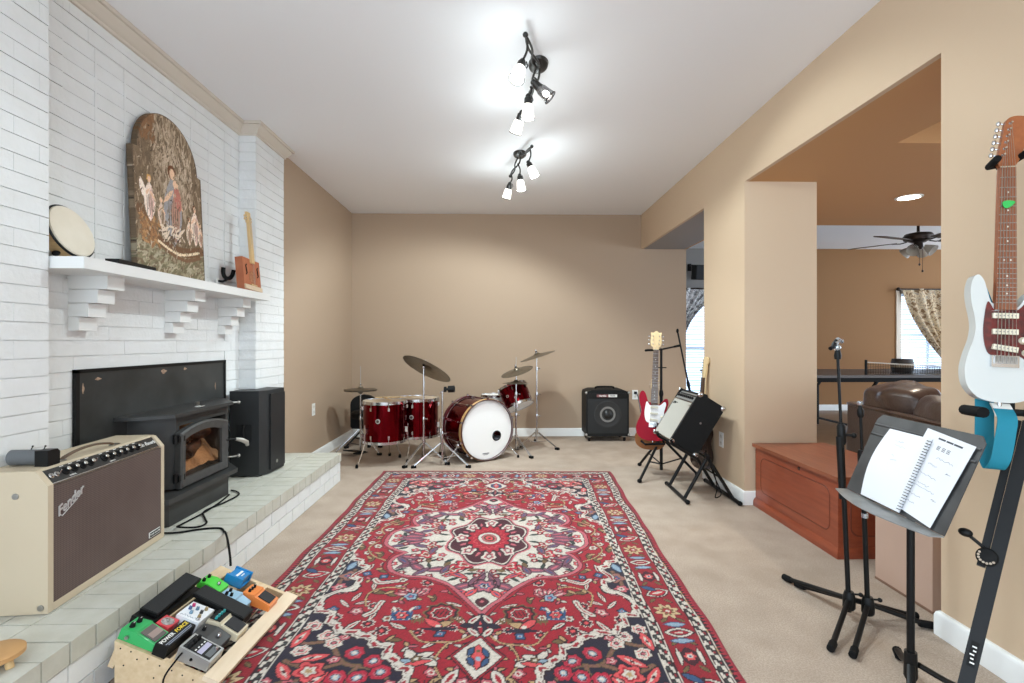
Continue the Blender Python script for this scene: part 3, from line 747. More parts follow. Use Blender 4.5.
# ---- big cream guitar amplifier on the hearth
M_cream = mat('cream vinyl', (200, 184, 158), .55, bump=.25, bump_scale=700, noise_amt=.25, noise_scale=6, rgb2=(188, 171, 144))
def cloth_mat(name, a, b_, scale):
    m = mat(name, a, .85, spec=.15); nt = m.node_tree; bs = nt.nodes['Principled BSDF']; L = nt.links.new
    tc = nt.nodes.new('ShaderNodeTexCoord'); sep = nt.nodes.new('ShaderNodeSeparateXYZ'); L(tc.outputs['Object'], sep.inputs[0])
    def stripes(sock, sc):
        w_ = nt.nodes.new('ShaderNodeMath'); w_.operation = 'MULTIPLY'; w_.inputs[1].default_value = sc; L(sock, w_.inputs[0])
        s_ = nt.nodes.new('ShaderNodeMath'); s_.operation = 'SINE'; L(w_.outputs[0], s_.inputs[0]); return s_.outputs[0]
    ad = nt.nodes.new('ShaderNodeMath'); ad.operation = 'ADD'; L(stripes(sep.outputs['Y'], scale), ad.inputs[0]); L(stripes(sep.outputs['Z'], scale), ad.inputs[1])
    n = nt.nodes.new('ShaderNodeTexNoise'); n.inputs['Scale'].default_value = 5; L(tc.outputs['Object'], n.inputs['Vector'])
    ad2 = nt.nodes.new('ShaderNodeMath'); ad2.operation = 'MULTIPLY_ADD'; ad2.inputs[1].default_value = 2.2; L(n.outputs['Fac'], ad2.inputs[0]); L(ad.outputs[0], ad2.inputs[2])
    r = nt.nodes.new('ShaderNodeMapRange'); r.inputs[1].default_value = -1; r.inputs[2].default_value = 3.2; L(ad2.outputs[0], r.inputs[0])
    mx = nt.nodes.new('ShaderNodeMix'); mx.data_type = 'RGBA'; L(r.outputs[0], mx.inputs[0]); mx.inputs[6].default_value = lin(a); mx.inputs[7].default_value = lin(b_); L(mx.outputs[2], bs.inputs['Base Color'])
    return m
M_oxblood = cloth_mat('brown grille cloth', (76, 62, 58), (114, 99, 93), 900)
AM = basis((-1.53, 1.763, HT + .002), (-.058, .685, 0), (0, 0, 1))
AW, AH, AD = .69, .482, .212
amp = thing('guitar_amplifier', 'large cream guitar amplifier with brown grille cloth standing on the hearth', 'amplifier', (-1.64, 2.1, HT))
prof = [(-AD, .0), (0, 0), (0, .432), (-.036, .478), (-.048, AH), (-AD, AH)]
# x of the prism = depth, extruded along the width
PMat = AM @ Matrix(((0, 0, 1, 0), (0, 1, 0, 0), (1, 0, 0, 0), (0, 0, 0, 1)))
cab = MB(PMat)
inner = [(-AD, .0), (-.012, 0), (-.012, .425), (-.044, .470), (-.05, AH), (-AD, AH)]
cab.prism(inner, .02, AW - .02, M_cream, bev=.004)
cab.prism(prof, 0, .024, M_cream, bev=.007); cab.prism(prof, AW - .024, AW, M_cream, bev=.007)
cab.prism([(-.05, 0), (0, 0), (0, .026), (-.05, .026)], .02, AW - .02, M_cream, bev=.006)
cab.build('cabinet', amp)
MB(AM).box((AW / 2, .225, -.007), (AW - .05, .40, .012), M_oxblood, bev=.004).build('grille_cloth', amp)
sl = basis((0, .430, -.0115), (1, 0, 0), (0, .046, -.0345))
SLM = AM @ sl
pn = MB(SLM).box((AW / 2, .028, .001), (AW - .052, .054, .003), mat('black control panel', (30, 29, 28), .35))
pn.box((AW / 2, -.001, .003), (AW - .052, .004, .006), M_chrome)
lt = pn
lt.text('Twin Reverb', T(AW - .095, .03, .003), .026, M_white, .0004, shear=.3)
lt.text('NORMAL', T(.135, .008, .003), .008, M_white, .0003); lt.text('VIBRATO', T(.35, .008, .003), .008, M_white, .0003)
for k in range(11):
    x = .115 + (.042 * k if k < 4 else .042 * k + .035)
    if x < AW - .16: lt.box((x, .052, .003), (.018, .0025, .0004), M_white)
pn.build('control_panel', amp)
M_knobtop = mat('silver knob cap', (210, 208, 200), .25, .9)
for k in range(10):
    x = .115 + (.042 * k if k < 4 else .042 * k + .035)
    if x > AW - .16: continue
    MB(SLM).lathe(T(x, .03, .0025), [(.0165, 0), (.015, .004), (.010, .006), (.009, .016), (.008, .017)], M_blackm, 18).lathe(T(x, .03, .0196), [(.0075, 0), (.0065, .002)], M_knobtop, 14).build('knob', amp)
for x in (.048, .072): MB(SLM).lathe(T(x, .028, .0025), [(.010, 0), (.010, .003), (.0055, .004), (.0055, .009)], M_chrome, 14).build('input_jack', amp)
for x in (.092, .273): MB(SLM).cyl((x, .03, .002), (x, .036, .014), .003, M_chrome, .002).build('switch', amp)
# script nameplate: cut as lettering on the cloth
bd = MB(AM).text('Fender', T(.098, .352, .0015) @ RZ(24), .047, mat('silver lettering', (222, 222, 220), .3, .5), .002, shear=.45)
bd.tube([(.050, .322, .001), (.060, .312, .0022), (.135, .350, .001)], .0014, mat('silver lettering', (222, 222, 220)), 6)
bd.build('nameplate', amp)
MB(AM).box((AW - .078, .048, .0), (.082, .024, .005), M_white, bev=.001).box((AW - .078, .048, .001), (.077, .019, .0045), M_blackm).text('TONE MASTER', T(AW - .078, .048, .0034), .0115, M_white, .0003, off=.0002).build('badge', amp)
hdl = [AM @ V(pp) for pp in ((.16, AH + .004, -.07), (.18, AH + .014, -.07), (.26, AH + .026, -.07), (.34, AH + .026, -.07), (.42, AH + .014, -.07), (.44, AH + .004, -.07))]
MB().tube(catmull(hdl, 4, False), .009, mat('brown leather strap', (96, 76, 58), .6), 8, flat=.5).build('handle', amp)
for pp in ((.15, AH + .003, -.07), (.45, AH + .003, -.07)): MB(AM).box(pp, (.034, .006, .024), M_steel, bev=.002).build('handle_cap', amp)
for yy, zz in ((.40, -.10), (.02, -.022)): MB(AM).lathe(zframe((0, yy, zz), (-1, 0, 0)), [(.011, -.001), (.010, .003), (.005, .004)], M_steel, 14).build('screw', amp)
for x in (.05, AW - .05):
    for z in (-.03, -.18): MB(AM).lathe(zframe((x, 0.0005, z), (0, -1, 0)), [(.014, 0), (.012, .002)], M_rubber, 12).build('foot', amp)
AT = HT + .002 + AH
ps = thing('portable_speaker', 'small grey portable speaker with black end lying on top of the cream amplifier', 'speaker', (-1.655, 1.845, AT))
PSM = T(-1.668, 1.85, AT + .029) @ RZ(4) @ S(.8, .8, .8)
MB(PSM).prism([(.031 * math.cos(a) * (1.0), .034 * math.sin(a)) for a in [2 * PI * k / 24 for k in range(24)]], -.075, .045, M_grille, Matrix(((0, 0, 1, 0), (1, 0, 0, 0), (0, 1, 0, 0), (0, 0, 0, 1))), bev=.003).build('body', ps)
MB(PSM).prism([(-.034, -.035), (.032, -.035), (.034, .02), (.02, .034), (-.034, .034)], .045, .10, M_black, Matrix(((0, 0, 1, 0), (1, 0, 0, 0), (0, 1, 0, 0), (0, 0, 0, 1))), bev=.004).build('end_cap', ps)
for x in (.0, .052): MB(PSM).cyl((x, .006, .033), (x + .004, .010, .046), .0022, M_black).ball((x + .004, .010, .047), .004, M_black).build('button', ps)

# ---- wood stove insert
M_iron = mat('black stove iron', (44, 44, 43), .5, bump=.15, bump_scale=500, noise_amt=.5, noise_scale=8, rgb2=(60, 60, 59))
M_panelb = mat('scuffed black sheet', (36, 38, 37), .38, noise_amt=.9, noise_scale=4, rgb2=(66, 68, 68))
sv = thing('wood_stove', 'black cast iron wood stove insert with arched glass door set in the white brick fireplace', 'stove', (-1.70, 2.9, HT))
pnl = MB().b2(-1.866, -1.856, 2.275, 3.485, HT + .002, 1.028, M_panelb)
for a in ((2.27, 2.29, HT, 1.034), (3.472, 3.49, HT, 1.034), (2.27, 3.49, 1.018, 1.036)): pnl.b2(-1.866, -1.85, a[0], a[1], a[2] + .002, a[3], M_black, bev=.003)
pnl.build('surround_panel', sv)
M_chip = mat('chipped paint', (186, 158, 132), .7, noise_amt=.8, noise_scale=80, rgb2=(120, 96, 80))
chp = MB()
for y, z, a, b in ((2.86, .995, .045, .022), (3.05, 1.0, .03, .014), (2.40, .988, .035, .012), (2.315, .95, .012, .04), (3.37, .87, .008, .04)):
    ol = [(a * .5 * math.cos(t) * (1 + .3 * math.sin(3 * t + y * 9)), b * .5 * math.sin(t) * (1 + .25 * math.cos(4 * t))) for t in [2 * PI * k / 18 for k in range(18)]]
    chp.prism(ol, 0, .0008, M_chip, basis((-1.8562, y, z), (0, 1, 0), (0, 0, 1)))
chp.build('paint_chips', sv)
bp_ = [(-1.855, 2.58), (-1.76, 2.60), (-1.672, 2.672), (-1.672, 3.175), (-1.76, 3.255), (-1.855, 3.275)]
fb = MB()   # shell with the firebox opening left free at the front
fb.prism([(-1.855, 2.58), (-1.76, 2.60), (-1.672, 2.672), (-1.672, 2.70), (-1.83, 2.70), (-1.83, 3.15), (-1.672, 3.15), (-1.672, 3.175), (-1.76, 3.255), (-1.855, 3.275)], .40, .775, M_iron)
fb.b2(-1.83, -1.672, 2.70, 3.15, .72, .775, M_iron).b2(-1.83, -1.672, 2.70, 3.15, .40, .415, M_iron)
fb.build('body', sv)
MB().prism([(-1.855, 2.49), (-1.79, 2.495), (-1.75, 2.515), (-1.63, 2.598), (-1.63, 3.158), (-1.78, 3.35), (-1.855, 3.36)], .775, .792, M_iron, bev=.006).build('top_plate', sv)
MB().prism([(-1.855, 2.43), (-1.72, 2.43), (-1.598, 2.50), (-1.590, 3.13), (-1.70, 3.26), (-1.855, 3.28)], .370, .394, M_iron, bev=.008).build('ash_ledge', sv)
MB().prism([(-1.855, 2.50), (-1.73, 2.51), (-1.645, 2.575), (-1.640, 3.12), (-1.72, 3.22), (-1.855, 3.24)], HT + .001, .377, M_iron, bev=.004).build('base', sv)
# door: local x along Y, y up, z out
DM = basis((-1.668, 2.655, .402), (0, 1, 0), (0, 0, 1)); DW, DH = .455, .286
def archpts(x0, x1, y0, y1, rise, n=12):
    return [(x0, y0), (x1, y0)] + [(x1 + (x0 - x1) * k / n, y1 + rise * (1 - (2 * k / n - 1) ** 2)) for k in range(n + 1)]
outer_ = archpts(0, DW, 0, DH, .035); inn = archpts(.052, DW - .052, .045, DH - .04, .026)
dr = MB(DM); N_ = len(outer_)
vs = [(a, b, 0) for a, b in outer_] + [(a, b, .030) for a, b in outer_] + [(a, b, 0) for a, b in inn] + [(a, b, .024) for a, b in inn]
om = [(a + (DW / 2 - a) * .04, b + (DH / 2 - b) * .06, .036) for a, b in outer_]
vs += om
fs = []
for i in range(N_):
    j = (i + 1) % N_
    fs += [(i, j, N_ + j, N_ + i), (N_ + i, N_ + j, 4 * N_ + j, 4 * N_ + i), (4 * N_ + i, 4 * N_ + j, 3 * N_ + j, 3 * N_ + i), (3 * N_ + i, 3 * N_ + j, 2 * N_ + j, 2 * N_ + i), (2 * N_ + i, 2 * N_ + j, j, i)]
dr._add(vs, fs, mat('worn door iron', (58, 58, 57), .45, noise_amt=.5, noise_scale=30, rgb2=(80, 80, 78)))
door = dr.build('door', sv)
MB(DM).prism(inn, .008, .011, glassmat('sooty stove glass', (238, 230, 222), .07, .08)).build('glass', door)
for y in (.035, .235):
    MB(DM).cyl((-.012, y, .012), (-.012, y + .045, .012), .012, M_black).box((.012, y + .022, .026), (.05, .03, .012), M_black, bev=.003).build('hinge', door)
M_coil = mat('spring handle', (190, 188, 180), .35, .8)
MB(DM).tube([(DW - .02, .17, .03), (DW + .015, .168, .05), (DW + .045, .16, .075)], .006, M_black).build('handle_arm', door)
MB(DM).tube([(DW + .03, .165, .062), (DW + .055, .155, .085), (DW + .085, .135, .10), (DW + .095, .115, .10)], [.010, .013, .014, .011], M_coil, 10).build('handle', door)
MB().tube([(-1.665, 3.14, .455), (-1.64, 3.165, .455), (-1.62, 3.19, .455)], .005, M_steel).ball((-1.617, 3.194, .455), .011, M_steel).build('air_lever', sv)
MB().tube([(-1.64, 3.165, .787), (-1.615, 3.185, .785)], .006, M_steel).ball((-1.613, 3.188, .785), .010, M_steel).build('damper_knob', sv)
MB(T(-1.70, 2.93, .7925) @ RZ(4)).box((0, 0, .0008), (.03, .055, .0015), M_white).box((.004, 0, .0017), (.008, .04, .0004), M_blackm).build('sticker', sv)
MB().b2(-1.762, -1.75, 2.985, 3.015, .792, .81, M_steel, bev=.003).build('catch', sv)
M_ash = mat('fire bricks and ash', (232, 186, 140), .9, noise_amt=.9, noise_scale=9, rgb2=(110, 78, 56), bump=.8, bump_scale=30, bump_dist=.02)
M_log = mat('burnt log', (120, 78, 50), .9, noise_amt=1., noise_scale=22, rgb2=(36, 28, 24), bump=.8, bump_scale=40, bump_dist=.01)
ash = MB()
ash.grid(lambda a, b: (-1.83 + .145 * b, 2.70 + .45 * a, .418 + (.19 * (1 - b) ** .7 + .05) * (.6 + .4 * math.sin(a * PI)) * (1 + .25 * noise.noise(V((a * 7, b * 5, 2))))), 24, 10, M_ash)
ash.b2(-1.829, -1.826, 2.70, 3.15, .415, .72, M_ash)
ash.build('ash_bed', sv)
for k, (y, x, z, ro) in enumerate(((2.82, -1.765, .585, 8), (2.98, -1.78, .60, -14), (2.92, -1.74, .545, 20))):
    MB(T(x, y, z) @ RZ(ro)).lathe(zframe((0, -.12, 0), (0, 1, .12)), [(.026, 0), (.034, .03), (.031, .12), (.034, .2), (.027, .24)], M_log, 12).build('log', sv)

# ---- black PA speaker beside the stove
M_cab = mat('black speaker cabinet', (32, 33, 33), .5, bump=.3, bump_scale=600)
sp = thing('stage_speaker', 'black stage loudspeaker standing on the hearth to the right of the stove', 'speaker', (-1.68, 3.68, HT))
A_ = [(-1.835, 3.505), (-1.645, 3.52), (-1.608, 3.585), (-1.592, 3.80), (-1.735, 3.845), (-1.735, 3.692), (-1.83, 3.665)]
ZT = .822
MB().prism(A_, HT + .008, ZT, M_cab, bev=.006).build('cabinet', sp)
gr = MB(); a, b = V((-1.604, 3.592)), V((-1.590, 3.79))
n_ = V((b - a).to_tuple()); GM = basis((a.x, a.y, HT + .03), (n_.x, n_.y, 0), (0, 0, 1)); Lg = n_.length
gr.M = GM; gr.box((Lg / 2, .265, .004), (Lg, .53, .010), mat('black speaker mesh', (40, 40, 41), .45, .4, bump=.6, bump_scale=900), bev=.004)
gr.build('grille', sp)
MB(GM).lathe(T(Lg * .42, .045, .0092), [(.013, 0), (.012, .0012)], M_steel, 20).build('badge', sp)
sa, sb = V((-1.835, 3.505)), V((-1.645, 3.52)); sd = sb - sa
SM_ = basis((sa.x, sa.y, HT + .03), (sd.x, sd.y, 0), (0, 0, 1)); 
MB(SM_).box((sd.length * .5, .27, .001), (.10, .12, .003), mat('handle recess', (12, 12, 12), .6), bev=.001).build('handle_cup', sp)
MB(SM_).tube([(sd.length * .5, .215, .004), (sd.length * .5, .225, .016), (sd.length * .5, .315, .016), (sd.length * .5, .325, .004)], .009, M_black).build('handle', sp)
for (x, y) in ((-1.80, 3.62), (-1.65, 3.55), (-1.62, 3.78), (-1.74, 3.80)): MB().lathe(T(x, y, HT), [(.012, 0), (.014, .009)], M_rubber, 12).build('foot', sp)

# ---- cords on the hearth
c1 = [(-1.70, 2.62), (-1.64, 2.50), (-1.55, 2.49), (-1.46, 2.535), (-1.38, 2.545), (-1.335, 2.50)]
z_ = HT + .005
cord = [V((x, y, z_)) for x, y in c1] + [V((-1.305, 2.455, z_ + .012)), V((-1.25, 2.37, z_ + .012)), V((-1.20, 2.29, .235)), V((-1.172, 2.245, .215)), V((-1.160, 2.225, .194))]
solo(MB().tube(catmull(cord, 6, False), .0048, M_rubber, 8), 'cable', 'black cable running over the hearth edge down to the blue box pedal', 'cable')
c2 = [(-1.66, 3.19), (-1.61, 3.16), (-1.565, 3.09), (-1.572, 2.955), (-1.60, 2.80), (-1.535, 2.69), (-1.485, 2.615), (-1.50, 2.56), (-1.575, 2.535), (-1.60, 2.60), (-1.59, 2.76), (-1.60, 2.95), (-1.625, 3.10)]
solo(MB().tube(catmull([V((x, y, z_ + .0005 + (.010 if k == 8 else 0))) for k, (x, y) in enumerate(c2)], 6, False), .0045, M_rubber, 8), 'cable', 'black cable looped on the hearth in front of the stove', 'cable')
sto = thing('round_stool', 'low round tan wooden top at the near left end of the hearth', 'stool', (-1.43, 1.475, HT))
MB(T(-1.43, 1.475, HT)).lathe(Matrix(), [(.062, .028), (.068, .032), (.068, .044), (.062, .048)], mat('tan turned wood', (196, 152, 100), .45, noise_amt=.6, noise_scale=10, rgb2=(168, 122, 76)), 32).build('seat', sto)
for k in range(3): MB(T(-1.43, 1.475, HT)).cyl((.045 * math.cos(k * 2.1), .045 * math.sin(k * 2.1), .001), (.04 * math.cos(k * 2.1), .04 * math.sin(k * 2.1), .03), .010, M_maple).build('leg', sto)
# ================================================================ pedal board
M_pine = mat('pine board', (220, 196, 160), .55, noise_amt=.6, noise_scale=9, rgb2=(196, 166, 124), stretch=(6, 1, 6))
BO = V((-1.262, 1.700, .18))
BM = basis(BO, (.352, -.015, -.135), (-.026, .615, 0)); BWd, BL = .372, .60
pb = thing('pedal_board', 'sloping pine pedal board full of effects pedals between hearth and rug', 'pedal board', (-1.1, 2.0, 0))
for s0, s1 in ((.0, .055), (.095, .145), (.185, .235)):
    MB(BM).b2(s0, s1, 0.018, BL - .018, -.014, 0, M_pine, bev=.0015).build('slat', pb)
MB(BM).b2(.315, BWd, 0, BL, -.014, .002, mat('pale front board', (226, 206, 178), .5, noise_amt=.5, noise_scale=7, rgb2=(206, 182, 148), stretch=(6, 1, 6)), bev=.002).build('front_board', pb)
def side(t0, t1, nm):
    m = MB(); pts = []
    for t in (t0, t1):
        a = BM @ V((0, t, 0)); b = BM @ V((BWd - .02, t, -.004)); pts += [a, b, V((b.x, b.y, .013)), V((a.x, a.y, .013))]
    m._add(pts, [(0, 1, 2, 3), (7, 6, 5, 4), (0, 4, 5, 1), (1, 5, 6, 2), (2, 6, 7, 3), (3, 7, 4, 0)], M_pine)
    return m.build(nm, pb)
s_ = side(0, .018, 'side_panel'); side(BL - .018, BL, 'side_panel')
a = BM @ V((0, 0, 0)); b = BM @ V((BWd, 0, 0)); hx = V((b.x - a.x, b.y - a.y, 0)).normalized()
NP = basis((a.x, a.y, 0), hx, (0, 0, 1))
hl = MB(NP)
for x, z in ((.02, .155), (.055, .145), (.075, .12), (.11, .122), (.15, .10), (.19, .085), (.225, .07), (.26, .055), (.03, .10), (.13, .06)):
    hl.lathe(T(x, z, -.0004), [(.0028, 0), (.0028, .0009)], M_blackm, 10)
hl.build('screw_holes', s_)
MB(BM).b2(0, .02, .018, BL - .018, -.10, -.014, M_pine).build('back_rail', pb)

def pedal(name, label, s0, s1, t0, t1): 
    c = BM @ V(((s0 + s1) / 2, (t0 + t1) / 2, .0005))
    return thing(name, label, 'pedal', tuple(c), group=None)
def knob(root, x, y, z, r=.0075, h=.011, m=None, M=None):
    MB(BM if M is None else BM @ M).lathe(T(x, y, z), [(r, 0), (r * .92, h * .3), (r * .8, h), (r * .6, h * 1.05)], m or M_blackm, 14).box((x, y + r * .4, z + h * 1.06), (r * .2, r * .7, r * .1), M_white).build('knob', root)
def jack(root, x, y, z, d):
    MB(BM).cyl((x, y, z), (x + d[0] * .008, y + d[1] * .008, z), .0062, M_steel, seg=12).build('jack', root)
E0 = .0008
def wedge(root, s0, s1, t0, t1, h0, h1, split, m, hmid=None):
    """stomp box lying across the board: controls at small s (height h1), treadle at large s"""
    pr = [(s0, E0), (s1, E0), (s1, h0), (split + .004, hmid or (h0 + .012)), (split, h1), (s0, h1 - .006)]
    PM = BM @ Matrix(((1, 0, 0, 0), (0, 0, -1, t1), (0, 1, 0, 0), (0, 0, 0, 1)))
    MB(PM).prism(pr, 0, t1 - t0, m, bev=.003).build('case', root)
# green overdrive, near left corner
G1 = mat('green enamel', (48, 168, 92), .35, coat=.3)
r = pedal('overdrive_pedal', 'green overdrive pedal with two black knobs at the near left corner of the pedal board', .0, .122, .012, .086)
wedge(r, .0, .122, .012, .086, .026, .042, .052, G1)
knob(r, .02, .066, .038, .009, .013); knob(r, .02, .034, .038, .009, .013)
tl = math.atan2(.038 - .026, .066)
pad = T(.088, .049, .0335) @ RY(math.degrees(tl))
MB(BM).box((0, 0, .001), (.058, .056, .003), mat('grey rubber pad', (96, 88, 84), .75), pad, bev=.001).box((.004, .002, .003), (.022, .05, .0008), mat('pale pad stripe', (150, 130, 122), .7), pad).build('treadle', r)
jack(r, .03, .012, .018, (0, -1)); jack(r, .03, .086, .018, (0, 1))
# wah
WB = BM; BM = WB @ T(-.028, -.012, 0)
r = pedal('wah_pedal', 'long black wah pedal along the hearth side of the pedal board', .0, .075, .10, .375)
MB(BM).b2(.002, .078, .105, .372, E0, .028, M_black, bev=.007).build('case', r)
wt = T(.04, .24, .05) @ RX(7)
MB(BM).box((0, .008, 0), (.066, .235, .012), M_black, wt, bev=.004).box((0, .008, .007), (.060, .226, .003), mat('ribbed black rubber', (30, 30, 30), .85, bump=.6, bump_scale=400), wt, bev=.001).build('treadle', r)
MB(BM).b2(.02, .06, .20, .26, .026, .046, M_blackm).build('pivot', r)
MB(BM).tube([(.018 + .006 * k, .1035, .010 + (.010 if k % 2 else 0)) for k in range(8)], .0014, M_white, 5).build('printed_mark', r)
BM = WB
# red mini pedal with round plate
RD = mat('red enamel', (206, 62, 70), .4)
r = pedal('red_pedal', 'small red pedal with round silver plate behind the green overdrive', .062, .112, .092, .142)
MB(BM).b2(.062, .112, .092, .146, E0, .036, RD, bev=.003).build('case', r)
MB(BM).lathe(T(.087, .119, .036), [(.021, 0), (.021, .0012), (.013, .0013), (.013, .002)], mat('silver print', (190, 186, 182), .4, noise_amt=.8, noise_scale=120, rgb2=(60, 56, 56)), 24).build('round_plate', r)
MB(BM).lathe(T(.087, .119, .0378), [(.006, 0), (.006, .006), (.004, .008)], M_chrome, 14).build('footswitch', r)
# black power supply
r = pedal('power_supply', 'black power box lettered in white and yellow between the green and silver pedals', .127, .168, .0, .145)
MB(BM).b2(.127, .172, .004, .148, E0, .040, M_black, bev=.002).build('case', r)
BMt = BM @ T(.1415, .076, .0402) @ RZ(90)
YL = mat('yellow print', (236, 206, 62), .5)
MB(BMt).text('POWER', T(-.035, 0, 0), .019, M_white, .0003, off=.0003).build('lettering', r, 'white lettering')
MB(BMt).text('FORCE', T(.036, 0, 0), .020, YL, .0003, shear=.25, off=.0003).build('lettering', r, 'yellow lettering')
MB(BMt).box((0, -.0165, 0), (.13, .0035, .0006), mat('blue grey print', (130, 136, 150), .5)).box((0, -.0225, 0), (.12, .003, .0006), mat('blue grey print', (130, 136, 150))).build('printed_lines', r)
# white multi knob pedal
WH = mat('white enamel', (226, 228, 230), .35, coat=.3)
r = pedal('delay_pedal', 'white pedal with scattered coloured knobs in the middle of the pedal board', .09, .176, .115, .245)
MB(BM).b2(.092, .178, .152, .248, E0, .046, WH, bev=.004).build('case', r)
for (x, y, c) in ((.108, .225, (196, 60, 110)), (.108, .205, (70, 90, 130)), (.13, .215, (90, 120, 140)), (.155, .23, (150, 130, 90)), (.152, .205, (40, 40, 44)), (.16, .18, (150, 130, 90)), (.125, .185, (110, 140, 160))):
    knob(r, x, y, .046, .0065, .010, mat('knob colour %d %d %d' % c, c, .4))
MB(BM).lathe(T(.165, .165, .046), [(.006, 0), (.006, .005), (.0045, .008)], M_chrome, 14).build('footswitch', r)
pr = MB(BM)
for k in range(6): pr.tube([(.10 + .01 * k, .16 + .004 * (k % 3), .0462), (.104 + .01 * k, .168 + .004 * (k % 2), .0462), (.108 + .01 * k, .163, .0462)], .0008, mat('print blue', (80, 96, 120), .6), 4)
pr.build('printed_pattern', r)
# volume pedal
r = pedal('volume_pedal', 'wide black volume pedal lying across the middle of the pedal board', .07, .285, .262, .345)
MB(BM).b2(.075, .285, .262, .342, E0, .026, M_black, bev=.005).build('case', r)
vt = T(.18, .302, .047) @ RY(5)
MB(BM).box((0, 0, 0), (.215, .074, .012), M_black, vt, bev=.005).box((0, 0, .007), (.205, .068, .003), mat('ribbed black rubber', (30, 30, 30), .85), vt, bev=.001).build('treadle', r)
MB(BM).b2(.15, .20, .28, .325, .024, .042, M_blackm).build('pivot', r)
# dark tuner
r = pedal('tuner_pedal', 'dark grey tuner pedal beside the silver pedal', .19, .285, .112, .185)
DG = mat('dark grey enamel', (58, 58, 58), .45)
wedge(r, .185, .292, .112, .186, .024, .036, .235, DG)
knob(r, .205, .150, .033, .007, .010)
MB(BM).lathe(T(.262, .149, .0335), [(.008, 0), (.007, .005), (.005, .009)], M_chrome, 14).build('footswitch', r)
jack(r, .22, .112, .016, (0, -1))
# beige delay
BE = mat('beige enamel', (212, 200, 172), .4)
r = pedal('echo_pedal', 'beige pedal with black treadle pad and turquoise knobs on the pedal board', .18, .30, .195, .27)
wedge(r, .185, .312, .196, .270, .026, .044, .235, BE)
TQ = mat('turquoise knob', (40, 150, 150), .4)
MB(BM).b2(.189, .231, .20, .266, .0435, .0455, M_black).build('control_plate', r)
for k in range(4): knob(r, .21, .208 + .0165 * k, .0445, .0055, .010, TQ)
pd = T(.276, .233, .0345) @ RY(math.degrees(math.atan2(.012, .075)))
MB(BM).box((0, 0, .001), (.06, .058, .003), mat('dark treadle pad', (40, 40, 42), .8), pad.__class__(pd), bev=.001).build('treadle', r)
# silver box with black face
SV = mat('brushed silver case', (168, 168, 166), .35, .6)
r = pedal('chorus_pedal', 'silver pedal with black printed face at the near edge of the pedal board', .2, .305, .02, .10)
MB(BM).prism([(.198, E0), (.312, E0), (.312, .034), (.198, .046)], 0, .082, SV, Matrix(((1, 0, 0, 0), (0, 0, -1, .102), (0, 1, 0, 0), (0, 0, 0, 1))), bev=.003).build('case', r)
ft = T(.255, .061, .0403) @ RY(math.degrees(math.atan2(.012, .114)))
MB(BM).box((0, 0, .0003), (.10, .068, .0012), M_black, ft).build('face_plate', r)
lp = MB(BM @ ft)
lp.box((.008, 0, .0012), (.018, .06, .0006), mat('lilac print', (176, 172, 196), .5)); lp.box((.036, 0, .0012), (.02, .05, .0006), M_grille)
for k in range(4): lp.box((-.008, -.024 + .016 * k, .0012), (.004, .008, .0005), M_white)
lp.build('printed_lines', r)
for k in range(3):
    MB(BM @ ft).lathe(T(-.032, -.022 + .022 * k, .001), [(.0085, 0), (.008, .004), (.006, .013), (.005, .0135)], M_blackm, 14).build('knob', r)
MB(BM @ ft).lathe(T(.040, .018, .001), [(.007, 0), (.006, .005), (.005, .009)], M_chrome, 14).build('footswitch', r)
MB(BM).lathe(zframe((.25, .020, .02), (0, -1, 0)), [(.005, 0), (.004, .004)], M_blackm, 10).build('socket', r)
# far green pedal
G2 = mat('bright green enamel', (70, 200, 60), .4)
r = pedal('green_pedal', 'small bright green pedal behind the black volume pedal', .03, .1, .39, .46)
wedge(r, .02, .118, .39, .456, .024, .036, .058, G2)
knob(r, .035, .405, .033, .007, .012); knob(r, .035, .44, .033, .007, .012)
MB(BM).lathe(T(.09, .423, .032), [(.008, 0), (.007, .005), (.005, .009)], M_chrome, 14).build('footswitch', r)
# blue di box
BLU = mat('bright blue enamel', (28, 128, 190), .35, coat=.3)
BM = WB @ T(.018, .105, 0) @ S(.82, .82, .82)
r = pedal('direct_box', 'bright blue box with folded ends at the far left corner of the pedal board', .08, .155, .47, .56)
MB(BM).b2(.082, .160, .485, .560, .004, .046, BLU, bev=.003).build('case', r)
MB(BM).b2(.073, .168, .472, .482, E0, .050, BLU, bev=.002).build('end_flange', r)
MB(BM).b2(.073, .168, .563, .573, E0, .050, BLU, bev=.002).build('end_flange', r)
MB(BM).b2(.073, .168, .472, .573, E0, .004, BLU).build('base_plate', r)
MB(BM).box((.12, .522, .0465), (.012, .06, .0008), M_white).box((.138, .522, .0465), (.006, .03, .0008), M_white).build('printed_lines', r)
BM = WB
# orange
ORG = mat('orange enamel', (232, 134, 66), .4, coat=.2)
r = pedal('distortion_pedal', 'orange pedal with black treadle pad at the far right corner of the pedal board', .2, .325, .42, .495)
wedge(r, .195, .322, .42, .494, .026, .044, .245, ORG)
for k in range(3): knob(r, .215, .438 + .019 * k, .041, .0065, .011)
pd = T(.285, .457, .0345) @ RY(math.degrees(math.atan2(.012, .07)))
MB(BM).box((0, 0, .001), (.055, .056, .003), mat('dark treadle pad', (40, 40, 42), .8), pd, bev=.001).build('treadle', r)
jack(r, .23, .42, .018, (0, -1))
# pale blue
PBL = mat('pale blue enamel', (150, 186, 208), .4)
r = pedal('pale_blue_pedal', 'small pale blue pedal with black knobs behind the volume pedal next to the orange one', .14, .24, .36, .41)
wedge(r, .135, .245, .352, .410, .024, .044, .20, PBL)
knob(r, .155, .367, .040, .0065, .012); knob(r, .175, .367, .042, .0065, .012); knob(r, .155, .395, .040, .0065, .012)
